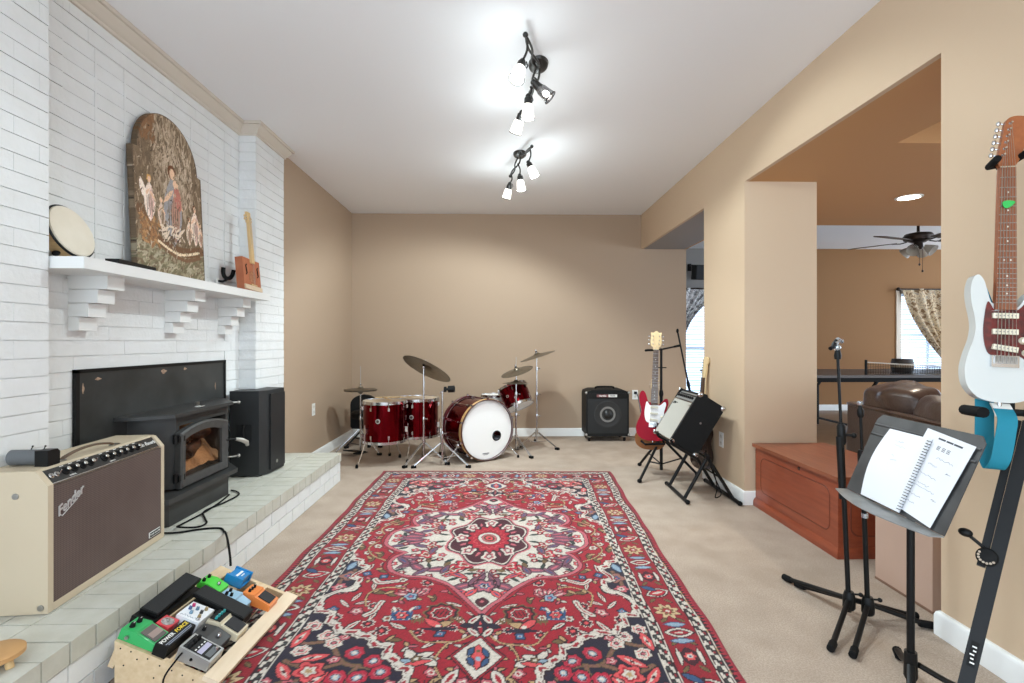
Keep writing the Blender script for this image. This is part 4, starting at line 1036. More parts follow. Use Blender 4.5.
# patch cord hanging off the near side
q0 = [BM @ V((.215, .018, .03)), BM @ V((.215, -.006, .02)), V((-1.075, 1.655, .08)), V((-1.06, 1.63, .02)), V((-1.05, 1.56, .006)), V((-1.10, 1.46, .006))]
solo(MB().tube(catmull(q0, 6, False), .003, M_rubber, 7), 'patch_cord', 'thin black cord hanging down the near side of the pedal board', 'cord')
# ================================================================ drum kit
M_shellr = mat('red sparkle lacquer', (104, 8, 18), .14, .95, noise_amt=.5, noise_scale=260, rgb2=(104, 6, 16))
M_head = mat('white drum head', (236, 234, 230), .5)
M_cym = mat('bronze cymbal', (126, 116, 100), .34, .85, noise_amt=.6, noise_scale=30, rgb2=(92, 84, 72))
M_hoopw = mat('dark red hoop', (70, 12, 20), .3, coat=.5)
def ring(mb, M, r, z, t, m, seg=36):
    mb.lathe(M, [(r - t, z), (r, z), (r + t * .3, z + t * .6), (r + t * .3, z + t * 4), (r - t, z + t * 4)], m, seg)
def hoop(root, M, r, z, dirn):
    m = MB(M); m.lathe(Matrix(), [(r - .003, z), (r + .008, z), (r + .008, z + .004 * dirn), (r + .003, z + .006 * dirn), (r + .003, z + .026 * dirn), (r - .001, z + .028 * dirn), (r - .003, z)], M_chrome, 40)
    return m.build('hoop', root)
def lugs(root, M, r, h, n=8, ph=.2, low=True):
    for k in range(n):
        a = ph + 2 * PI * k / n; L = M @ RZ(math.degrees(a))
        m = MB(L)
        for z in ((h - .055, .055) if low else (h / 2,)): m.box((r + .008, 0, z), (.016, .017, .032), M_chrome, bev=.004)
        m.cyl((r + .010, 0, h - .05), (r + .010, 0, h + .012), .003, M_chrome, seg=8)
        if low: m.cyl((r + .010, 0, .05), (r + .010, 0, -.012), .003, M_chrome, seg=8)
        m.build('lug', root)
def badge(root, M, r, h, a, size=.022):
    L = M @ RZ(math.degrees(a)) @ T(r + .0008, 0, h) @ RY(90)
    MB(L).lathe(Matrix(), [(size, -.002), (size, .001), (size * .8, .0015)], mat('badge silver', (196, 192, 184), .35, .6), 22).lathe(Matrix(), [(size * .62, .0012), (size * .62, .0018)], mat('badge dark', (70, 58, 52), .4), 18).build('badge', root)
def floor_tom(x, y, r, z0, z1, label, feet, rot=0):
    t = thing('floor_tom', label, 'drum', (x, y, 0)); M = T(x, y, z0) @ RZ(rot); h = z1 - z0
    MB(M).lathe(Matrix(), [(r - .008, 0), (r, 0), (r, h), (r - .008, h)], M_shellr, 48, False).build('shell', t)
    MB(M).lathe(Matrix(), [(r + .002, h - .012), (r + .002, h + .006), (.001, h + .006)], mat('clear drum head', (190, 170, 148), .35), 40).build('drum_head', t)
    MB(M).lathe(Matrix(), [(.001, -.004), (r + .002, -.004), (r + .002, .01)], M_head, 40).build('bottom_head', t)
    hoop(t, M, r + .004, h - .014, 1); hoop(t, M, r + .004, .014, -1)
    lugs(t, M, r, h)
    badge(t, M, r, h * .56, R(-96 - rot))
    for fx, fy in feet:
        d = V((fx - x, fy - y)).normalized(); ax, ay = x + d.x * (r + .022), y + d.y * (r + .022)
        m = MB(); m.tube(catmull([(ax, ay, z0 + h * .45), (ax, ay, z0 + .02), (ax + d.x * .015, ay + d.y * .015, z0 - .05), (x + (fx - x) * .97, y + (fy - y) * .97, .03), (fx, fy, .028)], 5, False), .0055, M_chrome, 8)
        lg = m.build('leg', t)
        MB().lathe(T(fx, fy, 0.0005), [(.013, 0), (.015, .012), (.011, .030), (.007, .034)], M_rubber, 12).build('rubber_foot', lg)
        MB(T(ax - d.x * .012, ay - d.y * .012, z0 + h * .30) @ RZ(math.degrees(math.atan2(d.y, d.x)))).box((0, 0, 0), (.034, .036, .05), M_chrome, bev=.008).build('leg_bracket', t)
    return t
floor_tom(-1.105, 4.93, .203, .215, .585, 'dark red floor tom standing nearest the brick hearth', [(-1.31, 4.70), (-.885, 4.90), (-1.12, 5.20)], 10)
floor_tom(-.85, 5.26, .215, .205, .575, 'dark red floor tom standing between the other floor tom and the bass drum', [(-1.00, 5.12), (-.61, 5.22), (-.83, 5.53)], -14)
# drum sticks on the toms
for (a, b, lb) in (((-1.22, 5.02, .6125), (-.82, 5.16, .6025), 'pale wooden drumstick lying across the two floor toms'), ((-1.16, 5.05, .6125), (-1.02, 4.80, .6125), 'pale wooden drumstick lying on the near floor tom')):
    a = V(a); b = V(b); d = b - a; Ld = d.length
    solo(MB().lathe(zframe(a, d), [(.004, 0), (.007, .01), (.007, Ld * .75), (.0035, Ld * .95), (.005, Ld * .97), (.0035, Ld)], M_maple, 10), 'drumstick', lb, 'drumstick', 'drumsticks on the floor toms')

# bass drum
bx, by, bz, br, bd = -.127, 4.955, .303, .288, .36
yaw = 33
n_ = V((math.sin(R(yaw)), -math.cos(R(yaw)), 0))
KM = zframe((bx, by, bz), -n_)          # local z runs from the front head to the back; local y is up
kd = thing('bass_drum', 'large bass drum with white front head and dark red shell facing the room', 'drum', (bx - n_.x * .18, by - n_.y * .18, 0))
MB(KM).lathe(Matrix(), [(br - .008, .03), (br - .006, .03), (br - .006, bd - .03), (br - .008, bd - .03)], M_shellr, 56, False).build('shell', kd)
port = (-.112, -.068)
# front head as a disc with a port hole
hm = MB(KM); ns = 56
def disc_hole(mb, r, c, rh, z, m):
    vs = []; fs = []
    for k in range(ns):
        a = 2 * PI * k / ns; vs.append((r * math.cos(a), r * math.sin(a), z))
    for k in range(ns):
        a = 2 * PI * k / ns; vs.append((c[0] + rh * math.cos(a), c[1] + rh * math.sin(a), z))
    for k in range(ns): fs.append((k, (k + 1) % ns, ns + (k + 1) % ns, ns + k))
    mb._add(vs, fs, m)
# local x of KM points to the picture's left or right; find which
sx = 1 if (KM.to_3x3() @ V((1, 0, 0))).x > 0 else -1
port = (.112 * sx, -.068)
disc_hole(hm, br - .004, port, .046, .0, M_head)
hm.build('front_head', kd)
MB(KM).tube([(port[0] + .046 * math.cos(a), port[1] + .046 * math.sin(a), -.001) for a in [2 * PI * k / 28 for k in range(28)]], .005, M_black, 8, closed=True).build('port_ring', kd)
MB(KM).lathe(Matrix(), [(.001, bd), (br - .004, bd)], M_head, 40).build('batter_head', kd)
TXM = KM @ (RY(180) if True else Matrix())
MB(TXM).box((-.012, -.228, .0008), (.075, .010, .0008), mat('printed grey', (120, 120, 120), .6)).box((-.012, -.240, .0008), (.05, .005, .0008), mat('printed grey', (120, 120, 120), .6)).build('printed_mark', kd)
pil_ = MB(KM).box((port[0] * .9, -.17, .12), (.25, .14, .16), mat('folded grey blanket', (130, 128, 134), .9, bump=.4, bump_scale=60), bev=.03).build('muffling_pillow', kd)
M_hoopt = mat('tan hoop wood', (182, 142, 92), .4)
for z0, nm, mm in ((-.022, 'front_hoop', M_hoopw), (bd - .022, 'rear_hoop', M_hoopw)):
    m = MB(KM).lathe(Matrix(), [(br - .004, z0), (br + .010, z0), (br + .010, z0 + .044), (br - .004, z0 + .044), (br - .004, z0)], mm, 56)
    m.lathe(Matrix(), [(br + .0105, z0 + .004), (br + .0125, z0 + .006), (br + .0125, z0 + .038), (br + .0105, z0 + .04)], M_hoopt if nm == 'front_hoop' else mm, 56, False)
    m.tube([((br - .001) * math.cos(a), (br - .001) * math.sin(a), z0 - .001 if nm == 'front_hoop' else z0 + .045) for a in [2 * PI * k / 48 for k in range(48)]], .003, M_steel, 6, closed=True)
    m.build(nm, kd)
for k in range(10):
    a = 2 * PI * (k + .5) / 10; L = KM @ RZ(math.degrees(a)); m = MB(L)
    for z in (.075, bd - .075): m.box((br + .008, 0, z), (.022, .018, .034), M_chrome, bev=.004)
    m.cyl((br + .014, 0, -.012), (br + .014, 0, bd + .016), .0035, M_chrome, seg=8)
    m.box((br + .016, 0, -.012), (.024, .02, .014), M_chrome, bev=.003).box((br + .016, 0, bd + .016), (.024, .02, .014), M_chrome, bev=.003)
    m.build('tension_lug', kd)
for s in (-1, 1):
    rt = KM.to_3x3() @ V((1, 0, 0)); base = V((bx, by, 0)) - n_ * .10
    p0 = base + rt * (s * .26) + V((0, 0, .165)); p1 = base + rt * (s * .40) + n_ * .12 + V((0, 0, .02))
    p1 = base + rt * (s * .335) + n_ * .15 + V((0, 0, .016)) if s * sx > 0 else base + rt * (s * .40) + n_ * .02 + V((0, 0, .016))
    sp_ = MB().cyl(p0, p1, .006, M_chrome).build('spur', kd)
    MB().lathe(T(p1.x, p1.y, .0005), [(.012, 0), (.013, .012), (.008, .026)], M_rubber, 12).build('rubber_tip', sp_)
    MB().ball(p0, (.026, .026, .03), M_chrome).build('spur_bracket', kd)
# pedal behind the bass drum
bp0 = V((bx, by, 0)) - n_ * (bd + .06)
bpd = thing('bass_drum_pedal', 'black kick pedal standing behind the bass drum', 'pedal', tuple(bp0))
PM_ = T(bp0.x, bp0.y, 0) @ RZ(yaw)
MB(PM_).box((0, .12, .006), (.09, .30, .01), M_black, bev=.003).build('base_plate', bpd)
MB(PM_ @ T(0, .26, .018) @ RX(-14)).box((0, -.12, .0), (.075, .26, .008), M_steel, bev=.003).build('foot_board', bpd)
MB(PM_).cyl((-.045, .0, .01), (-.045, 0, .22), .008, M_black).cyl((.045, 0, .01), (.045, 0, .22), .008, M_black).cyl((-.06, 0, .21), (.06, 0, .21), .007, M_steel).build('frame', bpd)
MB(PM_).cyl((0, 0, .21), (0, .07, .34), .004, M_steel).cyl((0, .05, .335), (0, .09, .355), .024, mat('felt', (200, 196, 186), .9)).build('beater', bpd)

def tripod(root, x, y, hub, rad, angs, zf=.018, m=M_chrome, rl=.006, brace=True):
    """folding legs with braces and rubber feet"""
    for a in angs:
        c, s = math.cos(R(a)), math.sin(R(a)); f = (x + c * rad, y + s * rad, zf)
        m_ = MB()
        for o in (-.008, .008): m_.cyl((x + c * .02 - s * o, y + s * .02 + c * o, hub), (f[0] - s * o, f[1] + c * o, zf), rl * .75, m, seg=8)
        if brace:
            k = .55; mid = (x + c * rad * k, y + s * rad * k, hub + (zf - hub) * k)
            m_.cyl((x + c * .016, y + s * .016, max(.035, hub * .35)), mid, rl * .7, m, seg=8)
        lg = m_.build('leg', root)
        MB(T(f[0], f[1], 0) @ RZ(a)).box((0, 0, .0125), (.045, .028, .024), M_rubber, bev=.007).build('rubber_foot', lg)
def cymbal_mesh(mb, M, r, m=M_cym):
    pr = [(.006, .0), (.02, -.001), (r * .13, -.008), (r * .19, -.017), (r * .22, -.02), (r * .6, -.030), (r, -.043)]
    mb.lathe(M, [(a, b) for a, b in pr] + [(a, b - .0018) for a, b in pr[::-1]], m, 48)
    return mb
def pole(root, x, y, z0, z1, r=.0095, knobs=(), m=M_chrome):
    mb = MB(); zs = [z0] + [k for k in knobs] + [z1]
    for i in range(len(zs) - 1):
        mb.cyl((x, y, zs[i]), (x, y, zs[i + 1]), r * (1 - .16 * i), m, seg=12)
    o = mb.build('pole', root)
    for i, k in enumerate(knobs):
        MB().lathe(T(x, y, k - .02), [(r * 1.5, 0), (r * 1.6, .02), (r * 1.3, .04)], m, 14).cyl((x, y, k), (x + .034, y - .01, k), .004, m, seg=8).ball((x + .036, y - .01, k), (.006, .012, .009), m).build('height_clamp', root)
    return o
def cym_stand(x, y, zc, r, n, hub, rad, angs, label, knobs, cat='cymbal', clabel=None, off=(0, 0, 0)):
    t = thing('cymbal_stand', label, 'stand', (x, y, 0))
    pole(t, x, y, .05, zc - .02, knobs=knobs); tripod(t, x, y, hub, rad, angs)
    MB().lathe(T(x, y, hub - .025), [(.016, 0), (.018, .05)], M_chrome, 14).build('leg_collar', t)
    n = V(n).normalized()
    CMx = zframe((x, y, zc), n)
    MB().ball((x, y, zc - .03), (.014, .014, .018), M_chrome).cyl((x, y, zc - .03), V((x, y, zc)) + n * .045, .004, M_chrome).lathe(CMx @ T(0, 0, -.012), [(.014, 0), (.014, .010)], M_blackm, 14).lathe(CMx @ T(0, 0, .012), [(.012, 0), (.012, .010), (.006, .012)], M_blackm, 14).build('tilter', t)
    if r:
        c = cymbal_mesh(MB(T(*off) @ CMx @ T(0, 0, .008)), Matrix(), r).build('cymbal')
        tag(recenter(c), clabel, 'cymbal')
    return t
# big ride, left of the bass drum: seen from below
cym_stand(-.730, 4.90, .945, .250, (.40, .36, .84), .19, .25, (235, 340, 100), 'chrome cymbal stand with one large cymbal left of the bass drum', (.42,), clabel='large dark bronze cymbal tilted away on the stand left of the bass drum', off=(.045, 0, -.018))
# right middle stand: crash with a splash below
cym_stand(.166, 5.26, .880, .172, (-.29, -.16, .94), .17, .25, (305, 215, 75), 'chrome cymbal stand carrying two cymbals right of the bass drum', (.40, .62), clabel='round bronze cymbal tilted toward the room, upper of two on one stand')
c2_ = cymbal_mesh(MB(zframe((.166, 5.26, .768), (.02, .06, 1))), Matrix(), .142).build('cymbal'); tag(recenter(c2_), 'small flat bronze cymbal just above the rack tom, lower of two on one stand', 'cymbal')
MB().cyl((.166, 5.26, .86), (.166, 5.26, 1.0), .003, M_steel).build('top_rod', [o for o in COL.objects if o.name.startswith('cymbal_stand')][-1])
cym_stand(.405, 5.62, 1.03, .205, (-.31, -.02, .95), .16, .27, (320, 215, 90), 'tall chrome cymbal stand with the highest cymbal beside the back wall', (.34, .58, .86), clabel='thin edge-on bronze cymbal, highest and rightmost of the drum kit')
# microphone stand with clamp, in front of the bass drum
mc = thing('percussion_stand', 'short chrome stand with black clamp on top in front of the bass drum', 'stand', (-.54, 4.79, 0))
pole(mc, -.54, 4.79, .02, .70, knobs=(.30,)); tripod(mc, -.54, 4.79, .21, .27, (202, 338, 90))
MB().cyl((-.56, 4.79, .68), (-.50, 4.785, .715), .008, M_chrome).lathe(zframe((-.525, 4.785, .712), (1, -.1, .05)), [(.012, 0), (.026, .003), (.026, .024), (.012, .026), (.012, .04), (.032, .042), (.032, .10), (.022, .104)], M_black, 16).build('clamp', mc)
# hi-hat
hh = thing('hi_hat_stand', 'chrome hi-hat stand with pedal in the far left corner', 'stand', (-1.455, 5.36, 0))
pole(hh, -1.455, 5.36, .03, .64, knobs=(.36,)); tripod(hh, -1.455, 5.36, .24, .26, (205, 330, 85))
MB().cyl((-1.455, 5.36, .64), (-1.455, 5.36, .90), .003, M_steel).ball((-1.455, 5.36, .715), (.010, .010, .012), M_chrome).build('pull_rod', hh)
MB(T(-1.47, 5.30, 0) @ RZ(-30)).box((0, -.05, .03), (.08, .24, .012), M_black, RX(-12), bev=.003).box((0, .04, .005), (.09, .12, .009), M_black).build('foot_pedal', hh)
for zc, nn, lb in ((.662, 1, 'upper hi-hat cymbal in the far left corner'), (.645, -1, 'lower hi-hat cymbal turned bowl up in the far left corner')):
    o = cymbal_mesh(MB(zframe((-1.455, 5.36, zc + .03 * nn), (0, 0, nn))), Matrix(), .168).build('cymbal'); tag(recenter(o), lb, 'cymbal')
# throne
th_ = thing('drum_stool', 'black drum stool with tall rounded backrest in the far left corner behind the hi-hat', 'stool', (-1.56, 5.78, 0))
bk = [(.14 * math.cos(a) * 1, .0) for a in ()]
BKM = T(-1.56, 5.90, .16) @ RX(90)
rr = [(-.13, 0), (.13, 0), (.15, .03), (.15, .28)] + [(.15 * math.cos(a), .28 + .11 * math.sin(a)) for a in [PI * k / 12 for k in range(1, 12)]] + [(-.15, .28), (-.15, .03)]
MB(BKM).prism(rr, -.03, .03, M_blackt, bev=.012).build('backrest', th_)
MB(T(-1.485, 5.74, .30)).lathe(Matrix(), [(.12, 0), (.165, .01), (.175, .04), (.17, .075), (.14, .09), (.001, .092)], M_blackt, 32).build('seat', th_)
MB().cyl((-1.50, 5.72, .05), (-1.50, 5.72, .30), .016, M_black).tube([(-1.50, 5.78, .29), (-1.54, 5.86, .27), (-1.56, 5.885, .34)], .010, M_black).build('post', th_)
tripod(th_, -1.50, 5.72, .20, .22, (220, 330, 90), m=M_black, rl=.010)
# rack tom
tm = thing('rack_tom', 'small dark red rack tom tilted above the right side of the bass drum', 'drum', (.185, 5.46, .46))
RTM = T(.165, 5.47, .575) @ RY(-20) @ RX(-20) @ T(0, 0, -.115); rt_, hh_ = .157, .215
MB(RTM).lathe(Matrix(), [(rt_ - .006, 0), (rt_, 0), (rt_, hh_), (rt_ - .006, hh_)], M_shellr, 44, False).build('shell', tm)
MB(RTM).lathe(Matrix(), [(rt_ + .002, hh_ - .01), (rt_ + .002, hh_ + .005), (.001, hh_ + .005)], M_head, 40).build('drum_head', tm)
MB(RTM).lathe(Matrix(), [(.001, -.004), (rt_ + .002, -.004), (rt_ + .002, .01)], M_head, 40).build('bottom_head', tm)
hoop(tm, RTM, rt_ + .004, hh_ - .014, 1); hoop(tm, RTM, rt_ + .004, .014, -1); lugs(tm, RTM, rt_, hh_, 6, .5); badge(tm, RTM, rt_, hh_ * .5, R(-120), .016)
MB().cyl((.166, 5.275, .50), (.170, 5.32, .53), .012, M_chrome).box((.166, 5.277, .50), (.04, .035, .045), M_chrome, bev=.006).build('mount', tm)
# snare
sn = thing('snare_drum', 'shallow pale snare drum on a stand behind the bass drum', 'drum', (-.115, 5.72, 0)); SNM = T(-.075, 5.70, .435) @ S(.85, .85, 1)
MB(SNM).lathe(Matrix(), [(.15, 0), (.155, 0), (.155, .125), (.15, .125)], mat('pale snare shell', (222, 220, 214), .3), 40).build('shell', sn)
MB(SNM).lathe(Matrix(), [(.157, .11), (.157, .131), (.001, .131)], M_head, 40).build('drum_head', sn)
hoop(sn, SNM, .159, .111, 1); hoop(sn, SNM, .159, .014, -1); lugs(sn, SNM, .155, .125, 8, .3, False)
MB().cyl((-.115, 5.70, .04), (-.115, 5.70, .40), .010, M_chrome).build('pole', sn); tripod(sn, -.115, 5.70, .20, .2, (200, 320, 90))
bsk = MB()
for k in range(3):
    a = R(30 + 120 * k); c, s = math.cos(a), math.sin(a); bsk.tube([(-.115 + c * .01, 5.70 + s * .01, .40), (-.115 + c * .165, 5.70 + s * .165, .445), (-.115 + c * .17, 5.70 + s * .17, .475)], .006, M_chrome)
bsk.build('basket', sn)

# ================================================================ bass amplifier at the back wall
ba = thing('bass_amplifier', 'black bass amplifier cube on casters against the back wall', 'amplifier', (1.235, 6.05, 0))
X0, X1, Y0, Y1, Z0_, Z1_ = .995, 1.492, 5.865, 6.205, .065, .60
fo = MB(T(0, Y1, 0) @ RX(90))
fo.prism([(X0, Z0_ + .015), (X0 + .015, Z0_), (X1 - .015, Z0_), (X1, Z0_ + .015), (X1, Z1_ - .05), (X1 - .012, Z1_ - .02), (X1 - .07, Z1_), (X0 + .07, Z1_), (X0 + .012, Z1_ - .02), (X0, Z1_ - .05)], 0.012, Y1 - Y0, M_blackt, bev=.008)
fo.build('cabinet', ba)
GBM = T((X0 + X1) / 2, Y0, (Z0_ + Z1_) / 2) @ RX(90)
MB(GBM).box((0, -.035, -.001), (.455, .40, .008), mat('black perforated grille', (30, 31, 31), .5, .2, bump=.8, bump_scale=500), bev=.004).build('grille', ba)
MB(GBM).box((0, .20, .0), (.455, .06, .008), M_black, bev=.003).build('top_panel', ba)
MB(GBM).lathe(T(.0, -.015, .002), [(.158, 0), (.158, .004), (.145, .006), (.135, .003), (.09, .0025)], mat('black speaker surround', (36, 36, 36), .5), 40).lathe(T(0, -.015, .0026), [(.092, 0), (.090, .003), (.06, .0015), (.046, .001)], mat('grey speaker cone', (150, 150, 148), .3, .6), 36).lathe(T(0, -.015, .0036), [(.05, 0), (.042, .012), (.025, .02), (.001, .023)], mat('dark dust cap', (48, 48, 48), .3, .4), 28).build('speaker_cone', ba)
bg = MB(GBM).box((-.06, .20, .005), (.135, .030, .004), mat('red grey plate', (120, 74, 74), .5)).box((.058, .20, .005), (.10, .030, .004), mat('pale plate', (222, 220, 216), .5))
bg.text('Hartke', T(-.06, .20, .0075), .030, M_white, .0003, off=.0004).text('HD50', T(.058, .20, .0075), .024, M_blackm, .0003, off=.0004)
bg.build('badge', ba)
for sx_ in (-1, 1):
    for sz in (-1, 1):
        MB(GBM).ball((sx_ * .247, sz * .252 if sz < 0 else .235, -.004), (.016, .018, .014), M_steel, su=12, sv=8).build('corner', ba)
    for yy in (Y0 + .05, Y1 - .06):
        m = MB().cyl(((X0 + X1) / 2 + sx_ * .205 - .010, yy, .0275), ((X0 + X1) / 2 + sx_ * .205 + .010, yy, .0275), .027, M_rubber, seg=18)
        m.box(((X0 + X1) / 2 + sx_ * .205, yy, .056), (.036, .04, .016), M_steel, bev=.003); m.build('caster', ba)
MB().tube(catmull([(X0 + .14, 6.04, Z1_ + .002), (X0 + .16, 6.04, Z1_ + .022), (X1 - .16, 6.04, Z1_ + .022), (X1 - .14, 6.04, Z1_ + .002)], 4, False), .010, M_rubber, 8).build('handle', ba)

# wall outlets
def outlet(name, M, label, plug=False):
    t = thing(name, label, 'outlet', tuple(M.translation))
    MB(M).box((0, 0, .003), (.07, .115, .006), M_white, bev=.003).build('cover_plate', t)
    for s in (-1, 1):
        MB(M).lathe(T(0, s * .026, .006) @ S(1, 1, 1), [(.017, 0), (.016, .0015)], mat('ivory socket', (214, 210, 200), .5), 18).box((-.006, s * .026 + .003, .0078), (.002, .008, .0006), M_black).box((.006, s * .026 + .003, .0078), (.002, .008, .0006), M_black).build('socket', t)
outlet('wall_outlet', basis((XL, 4.96, .505), (0, 1, 0), (0, 0, 1)), 'white wall outlet on the tan left wall above the baseboard')
outlet('wall_outlet', basis((1.664, YB, .505), (1, 0, 0), (0, 0, 1)), 'white wall outlet on the back wall beside the red guitar')
outlet('wall_outlet', basis((XR, 3.965, .39), (0, -1, 0), (0, 0, 1)), 'white wall outlet low on the beige column behind the tilted amplifier')
pc = thing('power_plug', 'dark plug and grey cord hanging from the outlet beside the red guitar', 'plug', (1.664, 6.22, .3))
MB().box((1.664, 6.225, .53), (.03, .035, .03), M_black, bev=.005).build('plug_body', pc)
MB().tube(catmull([(1.664, 6.21, .53), (1.675, 6.17, .50), (1.70, 6.16, .36), (1.73, 6.15, .15), (1.70, 6.10, .012), (1.5, 6.23, .006)], 6, False), .005, mat('grey cord', (70, 80, 96), .5), 7).build('cord', pc)
# ================================================================ guitars
STRAT = [(0, 0), (6, .4), (11, 2.3), (14.8, 6.6), (16, 11.5), (14.6, 17), (12.2, 21), (11.4, 24.5), (12.2, 28.5), (13.2, 32), (12.6, 35.6), (10.6, 36.4), (8.3, 34.4), (6.2, 32), (4.2, 30.8), (2.9, 31.2), (0, 31.6), (-2.9, 32.6), (-4.3, 32.6), (-5.6, 33.4), (-6.8, 36.4), (-8.3, 40.2), (-10.4, 42.2), (-12.6, 41.4), (-13.9, 37.6), (-13.5, 33), (-12.2, 28.5), (-11.6, 24.8), (-12.4, 20.5), (-14.6, 15.5), (-15.9, 10.4), (-14.8, 5.2), (-11, 1.7), (-6, .3)]
DREAD = [(0, 0), (7, .3), (13.5, 2.6), (18, 7), (19.6, 13), (18.6, 19), (15.2, 24), (12.9, 28), (12.6, 31.5), (13.8, 36), (14.4, 40.5), (12.8, 45), (8.5, 47.8), (3, 48.6), (0, 48.7)]
DREAD = DREAD + [(-a, b) for a, b in DREAD[::-1][1:-1]]
def guitar(t, M, body, outline=STRAT, thick=.043, guard=None, neckm=None, board=None, head='six', scale=.648, bridge_y=.135, tuners=6, dots=None, detail=True, hole=None, flip=1, xs=1., hr=0.):
    """t the guitar's root; M places it: x right, y up the neck, z out of the face"""
    ol = [(p.x / 100 * flip * xs, p.y / 100) for p in catmull(outline, 4, True)]
    MB(M).prism(ol, -thick, 0, body, bev=.009, seg=3, ang=50).build('body', t)
    nut = bridge_y + scale; joint = .315 if outline is STRAT else .46
    if guard:
        go = [(2.9, 30.6), (4.5, 30.2), (6.5, 31.2), (8.6, 33), (10.2, 33.4), (11, 31.5), (10.2, 28), (9.4, 25), (9.6, 22), (11.4, 18), (12.8, 13.6), (12.6, 11.6), (10.5, 11.8), (8, 14.5), (5, 15.5), (0, 15.2), (-4.2, 15.2), (-6.8, 16.4), (-8.2, 20), (-8.6, 24), (-8.2, 28), (-7.4, 32), (-6.4, 33.2), (-4.4, 30.6), (-2.9, 30)]
        MB(M).prism([(p.x / 100 * flip * (xs if abs(p.x) > 4 else 1), p.y / 100) for p in catmull(go, 3, True)], 0, .0022, guard, bev=.0006).build('pickguard', t)
        PK = mat('aged cream pickup', (232, 224, 200), .45)
        for k, (yy, ro) in enumerate(((.285, 0), (.232, 0), (.178, -8 * flip))):
            m = MB(M @ T(0, yy, .002) @ RZ(ro)).box((0, 0, .004), (.068, .017, .009), PK, bev=.006)
            for q in range(6): m.lathe(T(-.026 + .0104 * q, 0, .0085), [(.0022, 0), (.002, .0012)], M_steel, 8)
            m.build('pickup', t)
        for x, y in ((.075, .205), (.088, .165), (.098, .13)):
            MB(M).lathe(T(x * flip * xs, y, .0022), [(.012, 0), (.0115, .003), (.009, .012), (.008, .0125)], PK, 18).build('knob', t)
        m = MB(M).box((0, bridge_y, .005), (.074, .038, .010), M_chrome, bev=.002)
        for q in range(6): m.box((-.026 + .0104 * q, bridge_y + .004, .011), (.0088, .024, .006), M_steel, bev=.0015)
        m.build('bridge', t)
    else:
        if hole:
            MB(M).lathe(T(0, .335, 0), [(.062, .0002), (.061, .0012), (.052, .0012), (.052, .0002)], M_cream, 32).lathe(T(0, .335, 0), [(.05, .0001), (.05, .0008)], M_blackm, 32).build('sound_hole', t)
            MB(M).box((0, bridge_y, .004), (.15, .026, .008), M_blackm, bev=.003).build('bridge', t)
        else:
            MB(M).box((0, bridge_y, .005), (.08, .03, .010), M_chrome, bev=.003).build('bridge', t)
            for yy in (.27, .185): MB(M).box((0, yy, .004), (.08, .036, .008), M_blackm, bev=.004).build('pickup', t)
    # neck with fretboard
    m = MB(M); end = .305 if outline is STRAT else .40
    def w(y): return .0215 + (.0285 - .0215) * (nut - y) / (nut - end)
    m.prism([(-w(end), end), (w(end), end), (w(nut), nut), (-w(nut), nut)], .001, .012, board)
    y0, y1 = joint - .015, nut + .02
    m.tube([(0, y0, -.013), (0, y0 + .03, -.0125), (0, y0 + .1, -.012), (0, nut - .02, -.0085), (0, y1, -.006)], [.025, .0245, .0235, .021, .019], neckm, 14, flat=.62)
    if detail:
        fr = m
        for k in range(0, 22):
            y = nut - scale * (1 - 2 ** (-k / 12)); fr.box((0, y, .0125), (2 * w(y) * .98, .0022 if k else .004, .0022), M_steel if k else M_cream)
        if dots:
            d_ = m
            for k in (3, 5, 7, 9, 12, 15, 17, 19):
                y = nut - scale * (1 - (2 ** (-k / 12) + 2 ** (-(k - 1) / 12)) / 2)
                for dx in ((0,) if k != 12 else (-.009, .009)): d_.lathe(T(dx, y, .0121), [(.003, 0), (.003, .0006)], dots, 12)
    nk = m.build('neck', t)
    # headstock
    if head == 'six':
        ho = [(-2.1, 0), (-2.4, 2.5), (-3.0, 4.2), (-3.1, 9), (-3.2, 14), (-3.0, 16.4), (-1.4, 17.8), (1.4, 18.2), (3.8, 17.2), (5.0, 15.0), (4.6, 12.6), (3.4, 11.4), (3.2, 9.8), (3.4, 7), (2.9, 3.2), (2.3, 1.2), (2.1, 0)]
        tp = [(-.030, .040 + .0225 * k, -1) for k in range(6)]
    else:
        ho = [(-2.1, 0), (-2.5, 2.2), (-4.2, 3.6), (-4.6, 8), (-4.2, 12.5), (-4.6, 15.5), (-2.6, 15.0), (0, 16.8), (2.6, 15.0), (4.6, 15.5), (4.2, 12.5), (4.6, 8), (4.2, 3.6), (2.5, 2.2), (2.1, 0)]
        tp = [(s * .043, .05 + .035 * k, s) for k in range(3) for s in (-1, 1)]
    HMx = M @ T(0, nut, 0) @ RZ(hr) @ RX(-6 if head != 'six' else -2)
    MB(HMx).prism([(p.x / 100 * flip, p.y / 100) for p in catmull(ho, 3, True)], -.010, .005, neckm, bev=.0025, ang=50).build('headstock', t)
    for x, y, s in tp:
        x *= flip; s *= flip
        MB(HMx).lathe(T(x * (.62 if head == 'six' else .62), y, .004), [(.0055, 0), (.005, .002), (.003, .004), (.0035, .012)], M_chrome, 10).cyl((x * .8, y, -.006), (x + s * .010, y, -.006), .0028, M_chrome, seg=8).ball((x + s * .016, y, -.006), (.007, .009, .005), M_chrome, su=10, sv=6).build('tuner', t)
    sg = MB(M)
    for q in range(6):
        xb = -.026 + .0104 * q; xn = -.0175 + .007 * q
        sg.cyl((xb, bridge_y, .0165), (xn, nut, .0155), .0006 + .0001 * (5 - q), M_steel, seg=5)
        sg.cyl((xn, nut, .0155), M.inverted() @ HMx @ V((tp[q][0] * .62 * flip, tp[q][1], .012)), .0005, M_steel, seg=5)
    sg.build('strings', t)
